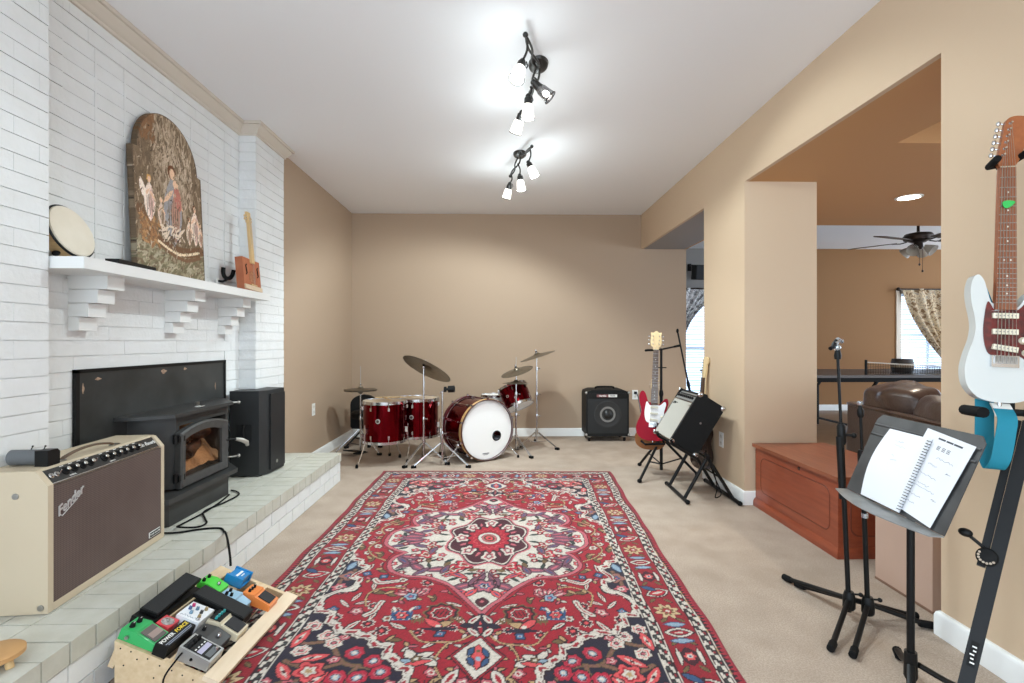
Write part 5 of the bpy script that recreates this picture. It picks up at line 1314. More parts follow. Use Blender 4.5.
    MB(M).cyl((0, 0.002, -thick / 2), (0, -.012, -thick / 2), .006, M_chrome).build('strap_button', t)
M_rosew = mat('dark rosewood', (86, 58, 42), .5, noise_amt=.6, noise_scale=24, rgb2=(62, 40, 30), stretch=(4, 4, .5))
M_mapleg = mat('glossy maple', (226, 198, 150), .3, coat=.4)
M_pearl = mat('pearl dot', (230, 226, 214), .3)
M_redg = mat('translucent red finish', (150, 8, 34), .45, spec=.15, noise_amt=.35, noise_scale=7, rgb2=(112, 8, 32))
# multi guitar stand
def aim(o, normal, tilt=0, roll=0):
    """frame: z towards normal (horizontal), leaning back by tilt, rolled in its own plane"""
    n = V((normal[0], normal[1], 0)).normalized(); x = V((0, 0, 1)).cross(n)
    B = Matrix(((x.x, 0, n.x, o[0]), (x.y, 0, n.y, o[1]), (0, 1, 0, o[2]), (0, 0, 0, 1)))
    return B @ RX(-tilt) @ RZ(roll)
gs = thing('guitar_stand', 'black tripod guitar stand with raised neck forks beside the tilted amplifier', 'stand', (1.42, 4.46, 0))
gx_, gy_ = 1.42, 4.46
MB().cyl((gx_, gy_, .03), (gx_, gy_, .70), .014, M_black).cyl((gx_, gy_, .70), (gx_, gy_, 1.10), .011, M_black).lathe(T(gx_, gy_, .68), [(.018, 0), (.02, .02), (.016, .05)], M_black, 14).cyl((gx_ - .045, gy_, .93), (gx_ + .045, gy_, .93), .005, M_black).build('pole', gs)
for fx, fy in ((1.145, 4.16), (1.30, 4.72), (1.70, 4.36)):
    d = V((fx - gx_, fy - gy_)); m = MB().cyl((gx_ + d.x * .06, gy_ + d.y * .06, .30), (fx, fy, .016), .0115, M_black); m.cyl((gx_, gy_, .08), (gx_ + d.x * .58, gy_ + d.y * .58, .145), .006, M_black)
    lg = m.build('leg', gs); MB().ball((fx, fy, .0165), (.02, .02, .016), M_rubber, su=12, sv=8).build('rubber_foot', lg)
MB().lathe(T(gx_, gy_, .27), [(.026, 0), (.028, .03), (.022, .06)], M_black, 14).build('leg_collar', gs)
def fork(root, p, q, wdir):
    p = V(p); q = V(q); wd = V(wdir).normalized(); d = (q - p).normalized()
    m = MB().tube([p, q], .008, M_black).tube([q + wd * .035 + d * .055, q + wd * .036 + d * .01, q + wd * .02, q - wd * .02, q - wd * .036 + d * .01, q - wd * .035 + d * .055], .010, M_rubber)
    return m.build('neck_fork', root)
fork(gs, (gx_, gy_, 1.09), (1.335, 4.40, 1.085), (1, -.3, 0))
fork(gs, (gx_, gy_, 1.09), (1.555, 4.50, 1.115), (.3, 1, 0))
MB().tube([(gx_ - .02, gy_ - .02, .29), (1.36, 4.33, .305), (1.30, 4.24, .302)], .010, M_black).tube([(1.20, 4.30, .315), (1.21, 4.225, .302), (1.38, 4.245, .302), (1.39, 4.32, .315)], .010, M_rubber).build('cradle', gs)
MB().tube([(gx_ + .024 * math.cos(a), gy_ + .024 * math.sin(a), .325 + .004 * math.sin(2 * a)) for a in [2 * PI * k / 20 for k in range(20)]], .008, mat('orange tape', (206, 150, 90), .7), 6, closed=True).build('tape_band', gs)
rg = thing('electric_guitar', 'red electric guitar with white pickguard and maple headstock on the tripod stand', 'guitar', (1.29, 4.27, .28))
guitar(rg, aim((1.284, 4.255, .325), (-.22, -1), 7, -2.4) @ S(.985, .985, .985), M_redg, xs=.9, guard=mat('white pickguard', (238, 236, 234), .3), neckm=M_mapleg, board=M_rosew, head='three', dots=M_pearl)
M_brownb = mat('brown guitar body', (136, 88, 50), .5, spec=.15, noise_amt=.5, noise_scale=6, rgb2=(110, 70, 42))
bg2 = thing('acoustic_guitar', 'small brown guitar tucked behind the red electric guitar on the stand', 'guitar', (1.29, 4.40, .24))
guitar(bg2, aim((1.294, 4.39, .222), (-.22, -1), 5, -5) @ S(.66, .66, .66), M_brownb, DREAD, .075, None, M_mapleg, M_rosew, 'three', .62, .15, detail=False, hole=True)
dk = thing('electric_guitar', 'dark bodied guitar leaning between the tilted amplifier and the beige column', 'guitar', (1.68, 4.2, .1))
guitar(dk, aim((1.650, 4.215, .10), (-1, -.12), 4.0, 0) @ S(.97, .97, .97), mat('dark brown finish', (46, 30, 26), .25, coat=.5), guard=None, neckm=M_mapleg, board=M_rosew, head='six', detail=False)
bm_ = thing('microphone_boom', 'thin black boom pole leaning in the fork of the tripod guitar stand', 'stand', (1.82, 4.50, 0))
a = V((1.835, 4.50, .012)); b = V((1.578, 4.50, 1.255)); MB().cyl(a, a.lerp(b, .62), .0105, M_black).cyl(a.lerp(b, .6), b, .0075, M_black).build('tube', bm_)
MB().lathe(zframe(a.lerp(b, .60), b - a), [(.014, 0), (.016, .02), (.012, .05)], M_black, 12).build('clutch', bm_); MB().ball(b, (.012, .012, .02), M_rubber).ball(a, .012, M_rubber).build('end_cap', bm_)

# ================================================================ tilted combo amplifier on its stand
TM = basis((1.248, 4.12, .424), (0, -1, 0), (.524, 0, .852)); TW, THt, TD = .40, .424, .225
M_silver = mat('silver grille cloth', (176, 172, 162), .75, noise_amt=.5, noise_scale=140, rgb2=(146, 144, 136), bump=.3, bump_scale=800)
ta = thing('combo_amplifier', 'small black combo amplifier with pale grille tilted back on a low black stand', 'amplifier', (1.45, 3.93, .33))
m = MB(TM).box((TW / 2, THt / 2, -TD / 2 - .012), (TW - .02, THt - .006, TD - .024), M_blackt)
for x in (.008, TW - .008): m.box((x, THt / 2, -TD / 2), (.016, THt, TD), M_blackt, bev=.005)
m.box((TW / 2, .008, -TD / 2), (TW - .02, .016, TD), M_blackt, bev=.004).box((TW / 2, THt - .008, -TD / 2 - .01), (TW - .02, .016, TD - .02), M_blackt, bev=.004)
m.build('cabinet', ta)
MB(TM).box((TW / 2, .172, -.006), (TW - .036, .31, .010), M_silver, bev=.004).build('grille_cloth', ta)
tr_ = MB(TM)
for c, s in (((TW / 2, .0145, 0), (TW - .034, .005, .006)), ((TW / 2, .331, 0), (TW - .034, .005, .006)), ((.018, .172, 0), (.005, .32, .006)), ((TW - .018, .172, 0), (.005, .32, .006))): tr_.box(c, s, M_chrome)
tr_.build('grille_trim', ta)
cpM = TM @ T(0, .372, -.012) @ RX(-14)
MB(cpM).box((TW / 2, 0, 0), (TW - .036, .07, .006), mat('brushed control panel', (150, 150, 148), .4, .5)).box((TW / 2, .016, .0034), (TW - .06, .012, .001), M_black).build('control_panel', ta)
for k in range(8): MB(cpM).lathe(T(.05 + .04 * k, -.008, .003), [(.011, 0), (.010, .012), (.008, .013)], M_blackm, 14).build('knob', ta)
MB(TM).tube([(.04, .285, .002), (.055, .305, .002), (.075, .30, .002), (.07, .285, .002), (.095, .30, .002), (.12, .298, .002)], .0028, M_blackm, 6).build('nameplate', ta)
MB(TM).box((TW - .05, .305, .0), (.022, .012, .003), M_steel).build('logo_plate', ta)
for x in (-.001, TW + .001):
    for y in (.012, THt - .012):
        for z in (-.012, -TD + .012): MB(TM).ball((x, y, z), (.010, .021, .021), M_chrome, su=12, sv=8).build('corner', ta)
MB(TM).tube(catmull([(TW * .3, THt + .002, -.11), (TW * .34, THt + .022, -.11), (TW * .66, THt + .022, -.11), (TW * .7, THt + .002, -.11)], 4, False), .009, M_rubber, 8).build('handle', ta)
MB(TM).lathe(zframe((TW + .0002, THt * .55, -TD * .55), (1, 0, 0)), [(.008, 0), (.007, .0015)], M_steel, 12).build('screw', ta)
as_ = thing('amplifier_stand', 'low black folding stand holding up the tilted amplifier', 'stand', (1.5, 3.85, 0))
def bar(p, q, r, nm, foot=True):
    m = MB().cyl(p, q, r, M_black, seg=12); o = m.build(nm, as_)
    if foot:
        for e in (p, q): MB().ball(e, (r * 1.35, r * 1.7, r * 1.2), M_rubber, su=12, sv=8).build('rubber_foot', o)
bar((1.335, 3.60, .017), (1.345, 4.08, .017), .0135, 'foot_bar'); bar((1.692, 3.56, .017), (1.692, 4.16, .017), .0135, 'foot_bar')
for y in (3.67, 4.0):
    bar((1.337, y, .02), (1.515, y, .335), .0125, 'leg', False); bar((1.692, y, .02), (1.495, y + .015, .345), .0125, 'leg', False)
    MB().cyl((1.50, y - .016, .318), (1.50, y + .034, .318), .017, M_black).build('pivot', as_)
    MB().tube([(1.425, y - .002, .31), (1.32, y - .002, .374), (1.262, y - .002, .408)], .011, M_black).tube([(1.262, y - .002, .405), (1.245, y - .002, .425), (1.24, y - .002, .45)], .011, M_rubber).build('support_arm', as_)
bar((1.50, 3.67, .318), (1.50, 4.02, .318), .010, 'cross_bar', False); bar((1.60, 3.66, .17), (1.60, 4.02, .17), .006, 'cross_bar', False)
MB().tube(catmull([(1.56, 3.80, .30), (1.575, 3.74, .22), (1.585, 3.69, .10), (1.56, 3.66, .03), (1.62, 3.70, .05), (1.60, 3.78, .16), (1.57, 3.86, .33)], 6, False), .004, M_rubber, 7).build('power_cord', ta)
# ================================================================ right-hand side
M_chest = mat('reddish stained pine', (150, 72, 44), .38, noise_amt=.75, noise_scale=5, rgb2=(122, 52, 30), stretch=(3, .7, 9), coat=.25)
M_chestt = mat('worn chest lid', (146, 82, 54), .4, noise_amt=.7, noise_scale=6, rgb2=(112, 58, 38), stretch=(8, .8, 1), coat=.2)
bc = thing('blanket_chest', 'long reddish pine blanket chest with flat lid standing against the beige column', 'chest', (2.05, 3.13, 0))
x0, x1, y0, y1 = 1.812, 2.30, 2.69, 3.575
MB().b2(x0, x1, y0, y1, .05, .415, M_chest, bev=.003).build('body', bc)
MB().b2(x0 - .022, x1 + .01, y0 - .022, y1 + .008, .415, .438, M_chestt, bev=.007).build('lid', bc)
pl = MB(); sweep(pl, [(x1, y1 + .004), (x0, y1 + .004), (x0, y0), (x1, y0)][::-1] if False else [(x1, y0), (x1, y0)] if False else [(x0, y1 + .004), (x0, y0), (x1, y0)], [(0, .0), (.018, .0), (.018, .03), (.012, .045), (.004, .055), (0, .056)], M_chest)
pl.build('plinth', bc)
def groove(M, w, h, r=.05):
    o = []
    for cx, cy, a0 in ((w / 2 - r, h / 2 - r, 0), (-w / 2 + r, h / 2 - r, 90), (-w / 2 + r, -h / 2 + r, 180), (w / 2 - r, -h / 2 + r, 270)):
        for k in range(7): o.append((cx + r * math.cos(R(a0 + 15 * k)), cy + r * math.sin(R(a0 + 15 * k)), 0))
    return MB(M).tube(o, .0045, mat('dark groove', (112, 50, 30), .4), 6, closed=True, flat=.5)
groove(basis((x0 - .0005, (y0 + y1) / 2, .235), (0, -1, 0), (0, 0, 1)), .74, .24).build('panel_moulding', bc)
groove(basis((2.06, y0 - .0005, .235), (1, 0, 0), (0, 0, 1)), .36, .24).build('panel_moulding', bc)
for yy in (y0 + .006,): MB().b2(x0 - .004, x0 + .012, yy - .01, yy + .03, .055, .41, M_chest, bev=.003).build('corner_post', bc)
MB().lathe(zframe((x0 - .0005, 3.05, .39), (-1, 0, 0)), [(.012, 0), (.010, .003)], mat('dark lock', (70, 40, 28), .5), 14).build('lock', bc)

M_card = mat('pinkish beige board', (190, 160, 142), .8, noise_amt=.3, noise_scale=5, rgb2=(176, 146, 128))
cb = thing('storage_box', 'plain pinkish beige box standing between the chest and the near wall end', 'box', (2.0, 2.29, 0))
MB().b2(1.838, 2.2, 2.125, 2.455, .004, .40, M_card, bev=.004).build('body', cb)
MB().b2(1.834, 2.204, 2.121, 2.459, .36, .408, M_card, bev=.004).build('lid', cb)
MB().b2(1.836, 2.20, 2.123, 2.457, .001, .012, mat('brown box edge', (128, 96, 78), .8)).build('base_edge', cb)

# ---- microphone stands
def mic_stand(label, x, y, top, feet, hub=.085, joint=.86, rr=.0095, clip=None):
    t = thing('microphone_stand', label, 'stand', (x, y, 0)); tx, ty, tz = top
    a = V((x, y, hub)); b = V(top); j = a.lerp(b, joint)
    MB().cyl((x, y, .03), j, rr, M_black).build('lower_tube', t)
    MB().cyl(a.lerp(b, max(0, joint - .02)), b, rr * .62, M_black).build('upper_tube', t)
    MB().lathe(zframe(a.lerp(b, joint - .09), b - a), [(.013, 0), (.0165, .01), (.0165, .075), (.012, .085)], M_black, 14).build('clutch', t)
    MB().cyl(a.lerp(b, joint - .05), a.lerp(b, joint - .05) + V((.035, -.02, 0)), .006, M_black).ball(a.lerp(b, joint - .05) + V((.038, -.022, 0)), (.010, .012, .012), M_black).build('clutch_knob', t)
    MB().lathe(T(x, y, hub - .045), [(.018, 0), (.024, .01), (.024, .05), (.017, .075)], M_black, 16).cyl((x, y, hub + .02), (x + .04, y - .01, hub + .02), .004, M_black).ball((x + .042, y - .011, hub + .02), .009, M_black).build('hub', t)
    for fx, fy in feet:
        d = V((fx - x, fy - y)).normalized()
        lg = MB().cyl((x + d.x * .02, y + d.y * .02, hub - .005), (fx, fy, .016), .010, M_black).build('leg', t)
        MB().lathe(zframe((fx - d.x * .03, fy - d.y * .03, .0185), (d.x, d.y, -.05)), [(.012, 0), (.0145, .008), (.0145, .05), (.010, .054)], M_rubber, 12).build('rubber_foot', lg)
    return t
m1 = mic_stand('tall straight microphone stand with chrome clip in front of the wooden chest', 1.46, 2.10, (1.425, 2.12, 1.105), [(1.385, 2.43), (1.245, 1.885), (1.72, 2.09)], .085, .72)
M_bright = mat('silver clip', (196, 206, 214), .25, .8)
MB().lathe(T(1.425, 2.12, 1.085), [(.012, 0), (.014, .015), (.010, .04)], M_black, 14).build('top_joint', m1)
MB().ball((1.42, 2.118, 1.135), (.016, .016, .016), M_bright).tube([(1.40, 2.10, 1.15), (1.42, 2.11, 1.168), (1.445, 2.125, 1.16)], .010, M_bright).tube([(1.39, 2.10, 1.13), (1.395, 2.10, 1.15), (1.41, 2.105, 1.165)], .008, M_black).cyl((1.40, 2.11, 1.14), (1.38, 2.10, 1.13), .008, M_black).build('clip', m1)
MB().cyl((1.4275, 2.112, .76), (1.437, 2.106, .50), .0135, M_black).build('sliding_sleeve', m1)
m2 = mic_stand('shorter microphone stand with bare chrome tip between the tall one and the music stand', 1.522, 2.075, (1.498, 2.085, .85), [(1.30, 1.845), (1.405, 2.36), (1.725, 2.02)], .075, .80)
MB().lathe(zframe((1.498, 2.085, .845), (-.03, .01, 1)), [(.009, 0), (.013, .01), (.013, .03), (.007, .04), (.007, .055)], M_black, 14).build('top_joint', m2)
MB().lathe(zframe((1.4965, 2.0855, .895), (-.03, .01, 1)), [(.008, 0), (.011, .006), (.011, .014), (.006, .018)], M_bright, 14).build('thread_tip', m2)
MB().lathe(T(1.512, 2.079, .43), [(.0125, 0), (.0125, .018)], M_bright, 14).build('ring', m2)

# ---- music stand
DM_ = basis((1.289, 1.87, .614), (-.05, -.48, .002), (.12, 0, .28))
mu = thing('music_stand', 'black music stand with tilted metal desk holding a notebook and a loose sheet', 'stand', (1.35, 1.65, 0))
M_desk = mat('worn black desk', (44, 44, 45), .5, noise_amt=.7, noise_scale=9, rgb2=(78, 78, 78))
DWd, DHt = .475, .302
dk_ = MB(DM_)
rim = [(0, .0), (DWd, 0), (DWd, DHt - .02), (DWd - .02, DHt), (.02, DHt), (0, DHt - .02)]
dk_.prism(rim, -.004, -.001, M_desk)
for yy in (.225, .262): dk_.tube([(.004, yy, .0), (DWd - .004, yy, .0)], .004, M_desk, 8, flat=.8)
dk_.build('desk', mu)
# shelf lip, with its front edge bowed
lipo = [(0, -.002)] + [(DWd * k / 14, -.002 + 0 * k) for k in range(1, 15)]
lp = MB(DM_); n_l = 16; vs = []; fs = []
for k in range(n_l + 1):
    x = DWd * k / n_l; d_ = .034 + .040 * math.sin(PI * k / n_l)
    vs += [(x, -.001, -.003), (x, -.001 - .42 * d_, d_), (x, -.004 - .42 * d_, d_), (x, -.004, -.003)]
for k in range(n_l):
    for j in range(4): fs.append((k * 4 + j, k * 4 + (j + 1) % 4, k * 4 + 4 + (j + 1) % 4, k * 4 + 4 + j))
fs += [(3, 2, 1, 0), tuple(n_l * 4 + j for j in range(4))]
lp._add(vs, fs, mat('lip with painted sheen', (150, 150, 148), .4, .3, noise_amt=.6, noise_scale=12, rgb2=(84, 84, 84))); lp.build('shelf_lip', mu)  # pale grey puts the reflected light on the lip into its colour
dc = DM_ @ V((DWd / 2, .12, -.02))
MB().cyl((1.352, 1.648, .06), (1.352, 1.648, .58), .0115, M_black).build('post', mu)
MB().cyl((1.352, 1.648, .56), (dc.x + .005, dc.y, dc.z + .01), .0085, M_black).box((dc.x + .012, dc.y, dc.z), (.03, .06, .05), M_black, bev=.006).build('tilt_joint', mu)
for fx, fy in ((1.47, 1.855), (1.60, 1.54), (1.235, 1.50)):
    d = V((fx - 1.352, fy - 1.648))
    mm = MB().tube(catmull([(1.352 + d.x * .08, 1.648 + d.y * .08, .10), (1.352 + d.x * .45, 1.648 + d.y * .45, .055), (fx - d.x * .02, fy - d.y * .02, .022)], 4, False), .0125, M_black, 10, flat=.7)
    lg = mm.build('leg', mu); d.normalize()
    MB().tube([(fx - d.x * .05, fy - d.y * .05, .021), (fx, fy, .0165)], .0155, M_rubber, 10).build('rubber_foot', lg)
MB().lathe(T(1.352, 1.648, .05), [(.016, 0), (.02, .01), (.018, .09)], M_black, 14).build('collar', mu)
# notebook
M_paper = mat('white paper', (222, 223, 226), .8)
nb = thing('spiral_notebook', 'open white spiral notebook page resting on the music stand', 'notebook', tuple(DM_ @ V((.19, 0, .003))))
NBM = DM_ @ basis((.103, .0045, .0065), (.197, 0, 0), (-.033, .25, 0))
NW, NHt = .197, .252
# sheared page, standing slightly bowed
def pg(a, b, off=0.):
    return (a * NW - .0 * b, b * NHt, off + .018 * math.sin(PI * b) * (1 - a) ** .7)
SHR = Matrix(((1, 0, 0, 0), (0, 1, 0, 0), (0, 0, 1, 0), (0, 0, 0, 1)))
m = MB(NBM)
vs = []; nu, nv = 10, 14
for lay in (0., .0035):
    for j in range(nv + 1):
        for i in range(nu + 1): vs.append(pg(i / nu, j / nv, lay))
fs = []; Nn = (nu + 1) * (nv + 1)
for L_, flp in ((0, True), (Nn, False)):
    for j in range(nv):
        for i in range(nu):
            f = (L_ + j * (nu + 1) + i, L_ + j * (nu + 1) + i + 1, L_ + (j + 1) * (nu + 1) + i + 1, L_ + (j + 1) * (nu + 1) + i); fs.append(f[::-1] if flp else f)
for i in range(nu): fs += [(i, i + 1, Nn + i + 1, Nn + i), (nv * (nu + 1) + i, Nn + nv * (nu + 1) + i, Nn + nv * (nu + 1) + i + 1, nv * (nu + 1) + i + 1)]
for j in range(nv): fs += [(j * (nu + 1), Nn + j * (nu + 1), Nn + (j + 1) * (nu + 1), (j + 1) * (nu + 1)), (j * (nu + 1) + nu, (j + 1) * (nu + 1) + nu, Nn + (j + 1) * (nu + 1) + nu, Nn + j * (nu + 1) + nu)]
m._add(vs, fs, M_paper); m.build('pages', nb)
sp = MB(NBM)
for k in range(26):
    y = .010 + k * .0093
    sp.tube([(NW + .006 * math.cos(a) - .001, y, .006 + .0065 * math.sin(a)) for a in [2 * PI * q / 10 for q in range(10)]], .0011, M_blackm, 5, closed=True)
sp.build('spiral_binding', nb)
M_pencil = mat('pencil writing', (176, 176, 182), .9); M_ink = mat('printed ink', (70, 72, 78), .9)
rs2 = random.Random(3)
def scribble(mb, M0, x, y, w_, z, r=.0006, m=None, amp=.003):
    pts = [(x + w_ * k / 12, y + rs2.uniform(-amp, amp), z) for k in range(13)]
    M_old = mb.M; mb.M = M0; mb.tube(pts, r, m or M_pencil, 4); mb.M = M_old
wr_ = MB()
for yy, w_ in ((.215, .05), (.20, .07), (.165, .04), (.15, .06), (.135, .03)):
    b = yy / NHt; a0 = .3; scribble(wr_, NBM, .05, yy, w_, .0045 + .018 * math.sin(PI * b) * .62, .0005)
wr_.build('pencil_notes', nb)
# loose sheet
ls = thing('loose_sheet', 'loose white sheet of music tucked behind the spiral notebook on the music stand', 'sheet', tuple(DM_ @ V((.33, 0, .002))))
LSM = DM_ @ basis((.232, .026, .0042), (.196, -.022, 0), (-.04, .26, 0))
MB(LSM).box((.098, .132, .0006), (.20, .265, .0006), M_paper).build('paper', ls)
pr_ = MB(LSM)
for x, w_ in ((.075, .03), (.108, .028), (.142, .034)): pr_.box((x, .247, .0011), (w_, .0055, .0003), M_ink)
for k, x in enumerate((.078, .10, .12)):
    for q in range(3): pr_.box((x, .214 + .005 * q, .0011), (.012, .001, .0003), M_ink).box((x - .005 + .005 * q, .219, .0011), (.001, .013, .0003), M_ink)
pr_.build('print', ls)
wr_ = MB()
for yy, x, w_ in ((.19, .09, .07), (.165, .07, .04), (.158, .15, .02), (.13, .06, .07), (.10, .07, .05), (.09, .06, .09), (.06, .05, .06), (.035, .06, .04), (.072, .15, .02)): scribble(wr_, LSM, x, yy, w_, .0012, .0005, mat('faint pen', (120, 122, 136), .9))
wr_.build('handwriting', ls)

# ---- white guitar on its tall stand
wn = V((-.3, -.954, 0)).normalized()
GWp = (1.542, 1.528, .972)
GW = aim(GWp, (wn.x, wn.y), 4, -2.69) @ S(.94, .94, .94)
M_whiteg = mat('white guitar finish', (204, 207, 203), .2, coat=.6)
def tortoise():
    m = mat('tortoiseshell plastic', (112, 24, 22), .22, coat=.5, noise_amt=1., noise_scale=42, rgb2=(52, 12, 14)); return m
M_roast = mat('roasted maple', (160, 92, 50), .35, noise_amt=.6, noise_scale=14, rgb2=(132, 70, 36), stretch=(6, 1, 6), coat=.3)
wg = thing('electric_guitar', 'white electric guitar with tortoiseshell pickguard hanging on the tall stand by the near right wall', 'guitar', GWp)
guitar(wg, GW, M_whiteg, xs=.66, thick=.038, hr=-11, guard=tortoise(), neckm=M_roast, board=mat('roasted fretboard', (148, 88, 54), .45, noise_amt=.6, noise_scale=16, rgb2=(122, 68, 40), stretch=(6, 1, 6)), head='six', dots=M_pearl)
pk = MB(GW @ T(-.002, .655, .0175) @ RZ(20) @ S(1.15, 1.15, 1)).prism([(p.x / 100, p.y / 100) for p in catmull([(-1.3, 0), (-1.0, .95), (.2, 1.0), (1.7, 0), (.2, -1.0), (-1.0, -.95)], 4, True)], 0, .0012, mat('green plectrum', (44, 178, 78), .4), bev=.0004)
solo(pk, 'guitar_pick', 'green guitar pick tucked under the strings near the top of the white guitar neck', 'pick')
# strap
M_teal = mat('teal strap webbing', (18, 128, 150), .7, bump=.4, bump_scale=700)
gsr = thing('guitar_strap', 'teal guitar strap looped below the white electric guitar', 'strap', tuple(GW @ V((.0, -.09, -.03))))
def ribbon(pts, wd, th, m, root, nm):
    P = catmull(pts, 6, False); W_ = V(wd).normalized() * .025; mb = MB(); vs = []; fs = []
    for i, q in enumerate(P):
        t_ = (P[min(i + 1, len(P) - 1)] - P[max(i - 1, 0)]).normalized(); nn = t_.cross(W_).normalized() * th / 2
        vs += [q - W_ - nn, q + W_ - nn, q + W_ + nn, q - W_ + nn]
    for i in range(len(P) - 1):
        for j in range(4): fs.append((i * 4 + j, i * 4 + (j + 1) % 4, i * 4 + 4 + (j + 1) % 4, i * 4 + 4 + j))
    fs += [(3, 2, 1, 0), tuple((len(P) - 1) * 4 + j for j in range(4))]
    mb._add(vs, fs, m); return mb.build(nm, root)
gxd = GW.to_3x3() @ V((1, 0, 0)); gzd = GW.to_3x3() @ V((0, 0, 1))
def GL(x, y, z): return GW @ V((x, y, z))
ribbon([GL(-.024, .05, -.052), GL(-.024, -.05, -.05), GL(-.027, -.14, -.04), GL(-.027, -.195, -.015), GL(-.026, -.215, .008), GL(-.020, -.18, .03), GL(-.008, -.10, .03), GL(.004, -.05, .015), GL(.006, -.02, -.012)], gxd, .0025, M_teal, gsr, 'webbing')
ribbon([GL(.006, -.045, .004), GL(.006, -.022, -.012), GL(.004, -.004, -.026)], gxd, .005, mat('pale leather tab', (226, 222, 214), .6), gsr, 'leather_tab')
ribbon([GL(-.052, .395, -.052), GL(-.040, .36, -.050), GL(-.030, .325, -.048)], gxd, .002, mat('pale blue strap end', (70, 150, 186), .6), gsr, 'strap_end')

# tall stand: front leg runs out from the wall towards the room
ts = thing('tall_guitar_stand', 'tall black folding guitar stand at the near right wall holding the white guitar', 'stand', (1.5, 1.45, 0))
p0 = V((1.255, 1.395, .02)); p1 = V((1.655, 1.555, .905)); ax_ = (p1 - p0)
LM = basis(p0, ax_, (-.72, .69, 0))
Ls = ax_.length
MB(LM).box((Ls / 2, -.0, 0), (Ls, .034, .034), M_black, bev=.008).build('front_leg', ts)
MB(LM).box((Ls * .76, .028, -.006), (Ls * .48, .020, .026), M_black, bev=.006).build('inner_tube', ts)
MB(LM).lathe(T(Ls * .55, .020, .019), [(.026, 0), (.026, .008), (.022, .012), (.009, .014)], M_blackm, 26).build('ratchet_disc', ts)
dsc = MB(LM)
for k in range(8): dsc.lathe(T(Ls * .55 + .0195 * math.cos(1.2 + k * .42), .020 + .0195 * math.sin(1.2 + k * .42), .0312), [(.0026, 0), (.0035, .0008)], mat('pale hole', (176, 160, 140), .7), 8)
dsc.build('ratchet_holes', ts)
MB(LM).cyl((Ls * .575, .03, .01), (Ls * .595, .068, .022), .005, M_black).ball((Ls * .60, .078, .026), (.013, .018, .013), M_black).build('clamp_knob', ts)
lb_ = MB(LM).box((Ls * .27, .0, .0173), (.07, .018, .0008), M_blackm)
for k in range(5): lb_.box((Ls * .27 - .024 + .011 * k, .002 * (k % 3 - 1), .0179), (.004, .010 - .003 * (k % 2), .0005), M_white)
lb_.build('label', ts)
MB(LM).box((.0, 0, 0), (.05, .054, .042), M_rubber, bev=.008).build('rubber_foot', ts)
q0, q1 = V((1.70, 1.10, .02)), p1
MB(basis(q0, q1 - q0, (-.7, .7, 0))).box(((q1 - q0).length / 2, 0, 0), ((q1 - q0).length, .04, .03), M_black, bev=.008).build('rear_leg', ts)
MB(basis(q0, q1 - q0, (-.7, .7, 0))).box((0, 0, 0), (.05, .05, .04), M_rubber, bev=.008).build('rubber_foot', ts)
# upright behind the neck and the two yokes
u0 = GL(.05, -.03, -.075); u1 = GL(.045, .80, -.085)
MB(basis(u0, u1 - u0, gxd)).box(((u1 - u0).length / 2, 0, 0), ((u1 - u0).length, .03, .024), M_black, bev=.006).build('upright', ts)
yk = GL(0, .80, -.035)
MB().tube([u1, yk], .010, M_black).tube([GL(-.046, .800, .045), GL(-.042, .798, .015), GL(-.034, .80, -.028), GL(.034, .815, -.028), GL(.042, .822, .015), GL(.046, .828, .045)], .0105, M_rubber, 10).build('neck_fork', ts)
MB().tube([GL(-.075, -.035, .045), GL(-.075, -.032, -.06)], .0165, M_rubber, 12).tube([GL(.10, -.03, .045), GL(.10, -.03, -.06)], .0165, M_rubber, 12).tube([GL(-.075, -.032, -.06), GL(.02, -.03, -.075), GL(.10, -.03, -.06)], .011, M_black, 10).build('body_arm', ts)
# ================================================================ the next room, seen through the openings
M_leather = mat('brown leather', (76, 58, 50), .34, noise_amt=.6, noise_scale=5, rgb2=(52, 39, 34), bump=.35, bump_scale=60, bump_dist=.004)
so = thing('leather_sofa', 'dark brown leather sofa with puffy back cushions in the next room behind the chest', 'sofa', (2.9, 3.0, 0))
SFM = basis((2.64, 3.80, 0), (.985, -.172, 0), (.172, .985, 0)) # local x away from us into the room, y along the back
def cushion(M, c, s, m, root, nm, p=2.6, wr=.012, seed=0):
    nu, nv = 40, 24; vs = []; fs = []
    def sg(v, e): return math.copysign(abs(v) ** e, v)
    for j in range(nv + 1):
        b = -PI / 2 + PI * j / nv
        for i in range(nu):
            a = 2 * PI * i / nu; e = 2 / p
            x = sg(math.cos(b), e) * sg(math.cos(a), e); y = sg(math.cos(b), e) * sg(math.sin(a), e); z = sg(math.sin(b), e)
            q = V((c[0] + x * s[0] / 2, c[1] + y * s[1] / 2, c[2] + z * s[2] / 2))
            d = noise.noise(V((q.x * 5 + seed, q.y * 5, q.z * 5))) * wr * 2 + noise.noise(V((q.x * 14, q.y * 6 + seed, q.z * 14))) * wr
            vs.append(q + V((x, y, z)) * d)
    for j in range(nv):
        for i in range(nu): fs.append((j * nu + i, j * nu + (i + 1) % nu, (j + 1) * nu + (i + 1) % nu, (j + 1) * nu + i))
    mb = MB(M); mb._add(vs, fs, m); bmesh.ops.remove_doubles(mb.bm, verts=mb.bm.verts, dist=1e-5)
    return mb.build(nm, root, smooth=80)
MB(SFM).b2(0, .20, -2.0, .02, .06, .70, M_leather, bev=.03, seg=3).build('back_frame', so)
MB(SFM).tube(catmull([(-.004, -2.0, .695), (-.006, -1.2, .70), (-.006, -.5, .70), (0, .0, .69), (.1, .03, .69), (.22, .03, .685)], 5, False), .012, M_leather, 8).build('piping', so)
MB(SFM).b2(.15, .95, -2.0, -.02, .06, .30, M_leather, bev=.03, seg=3).build('seat_base', so)
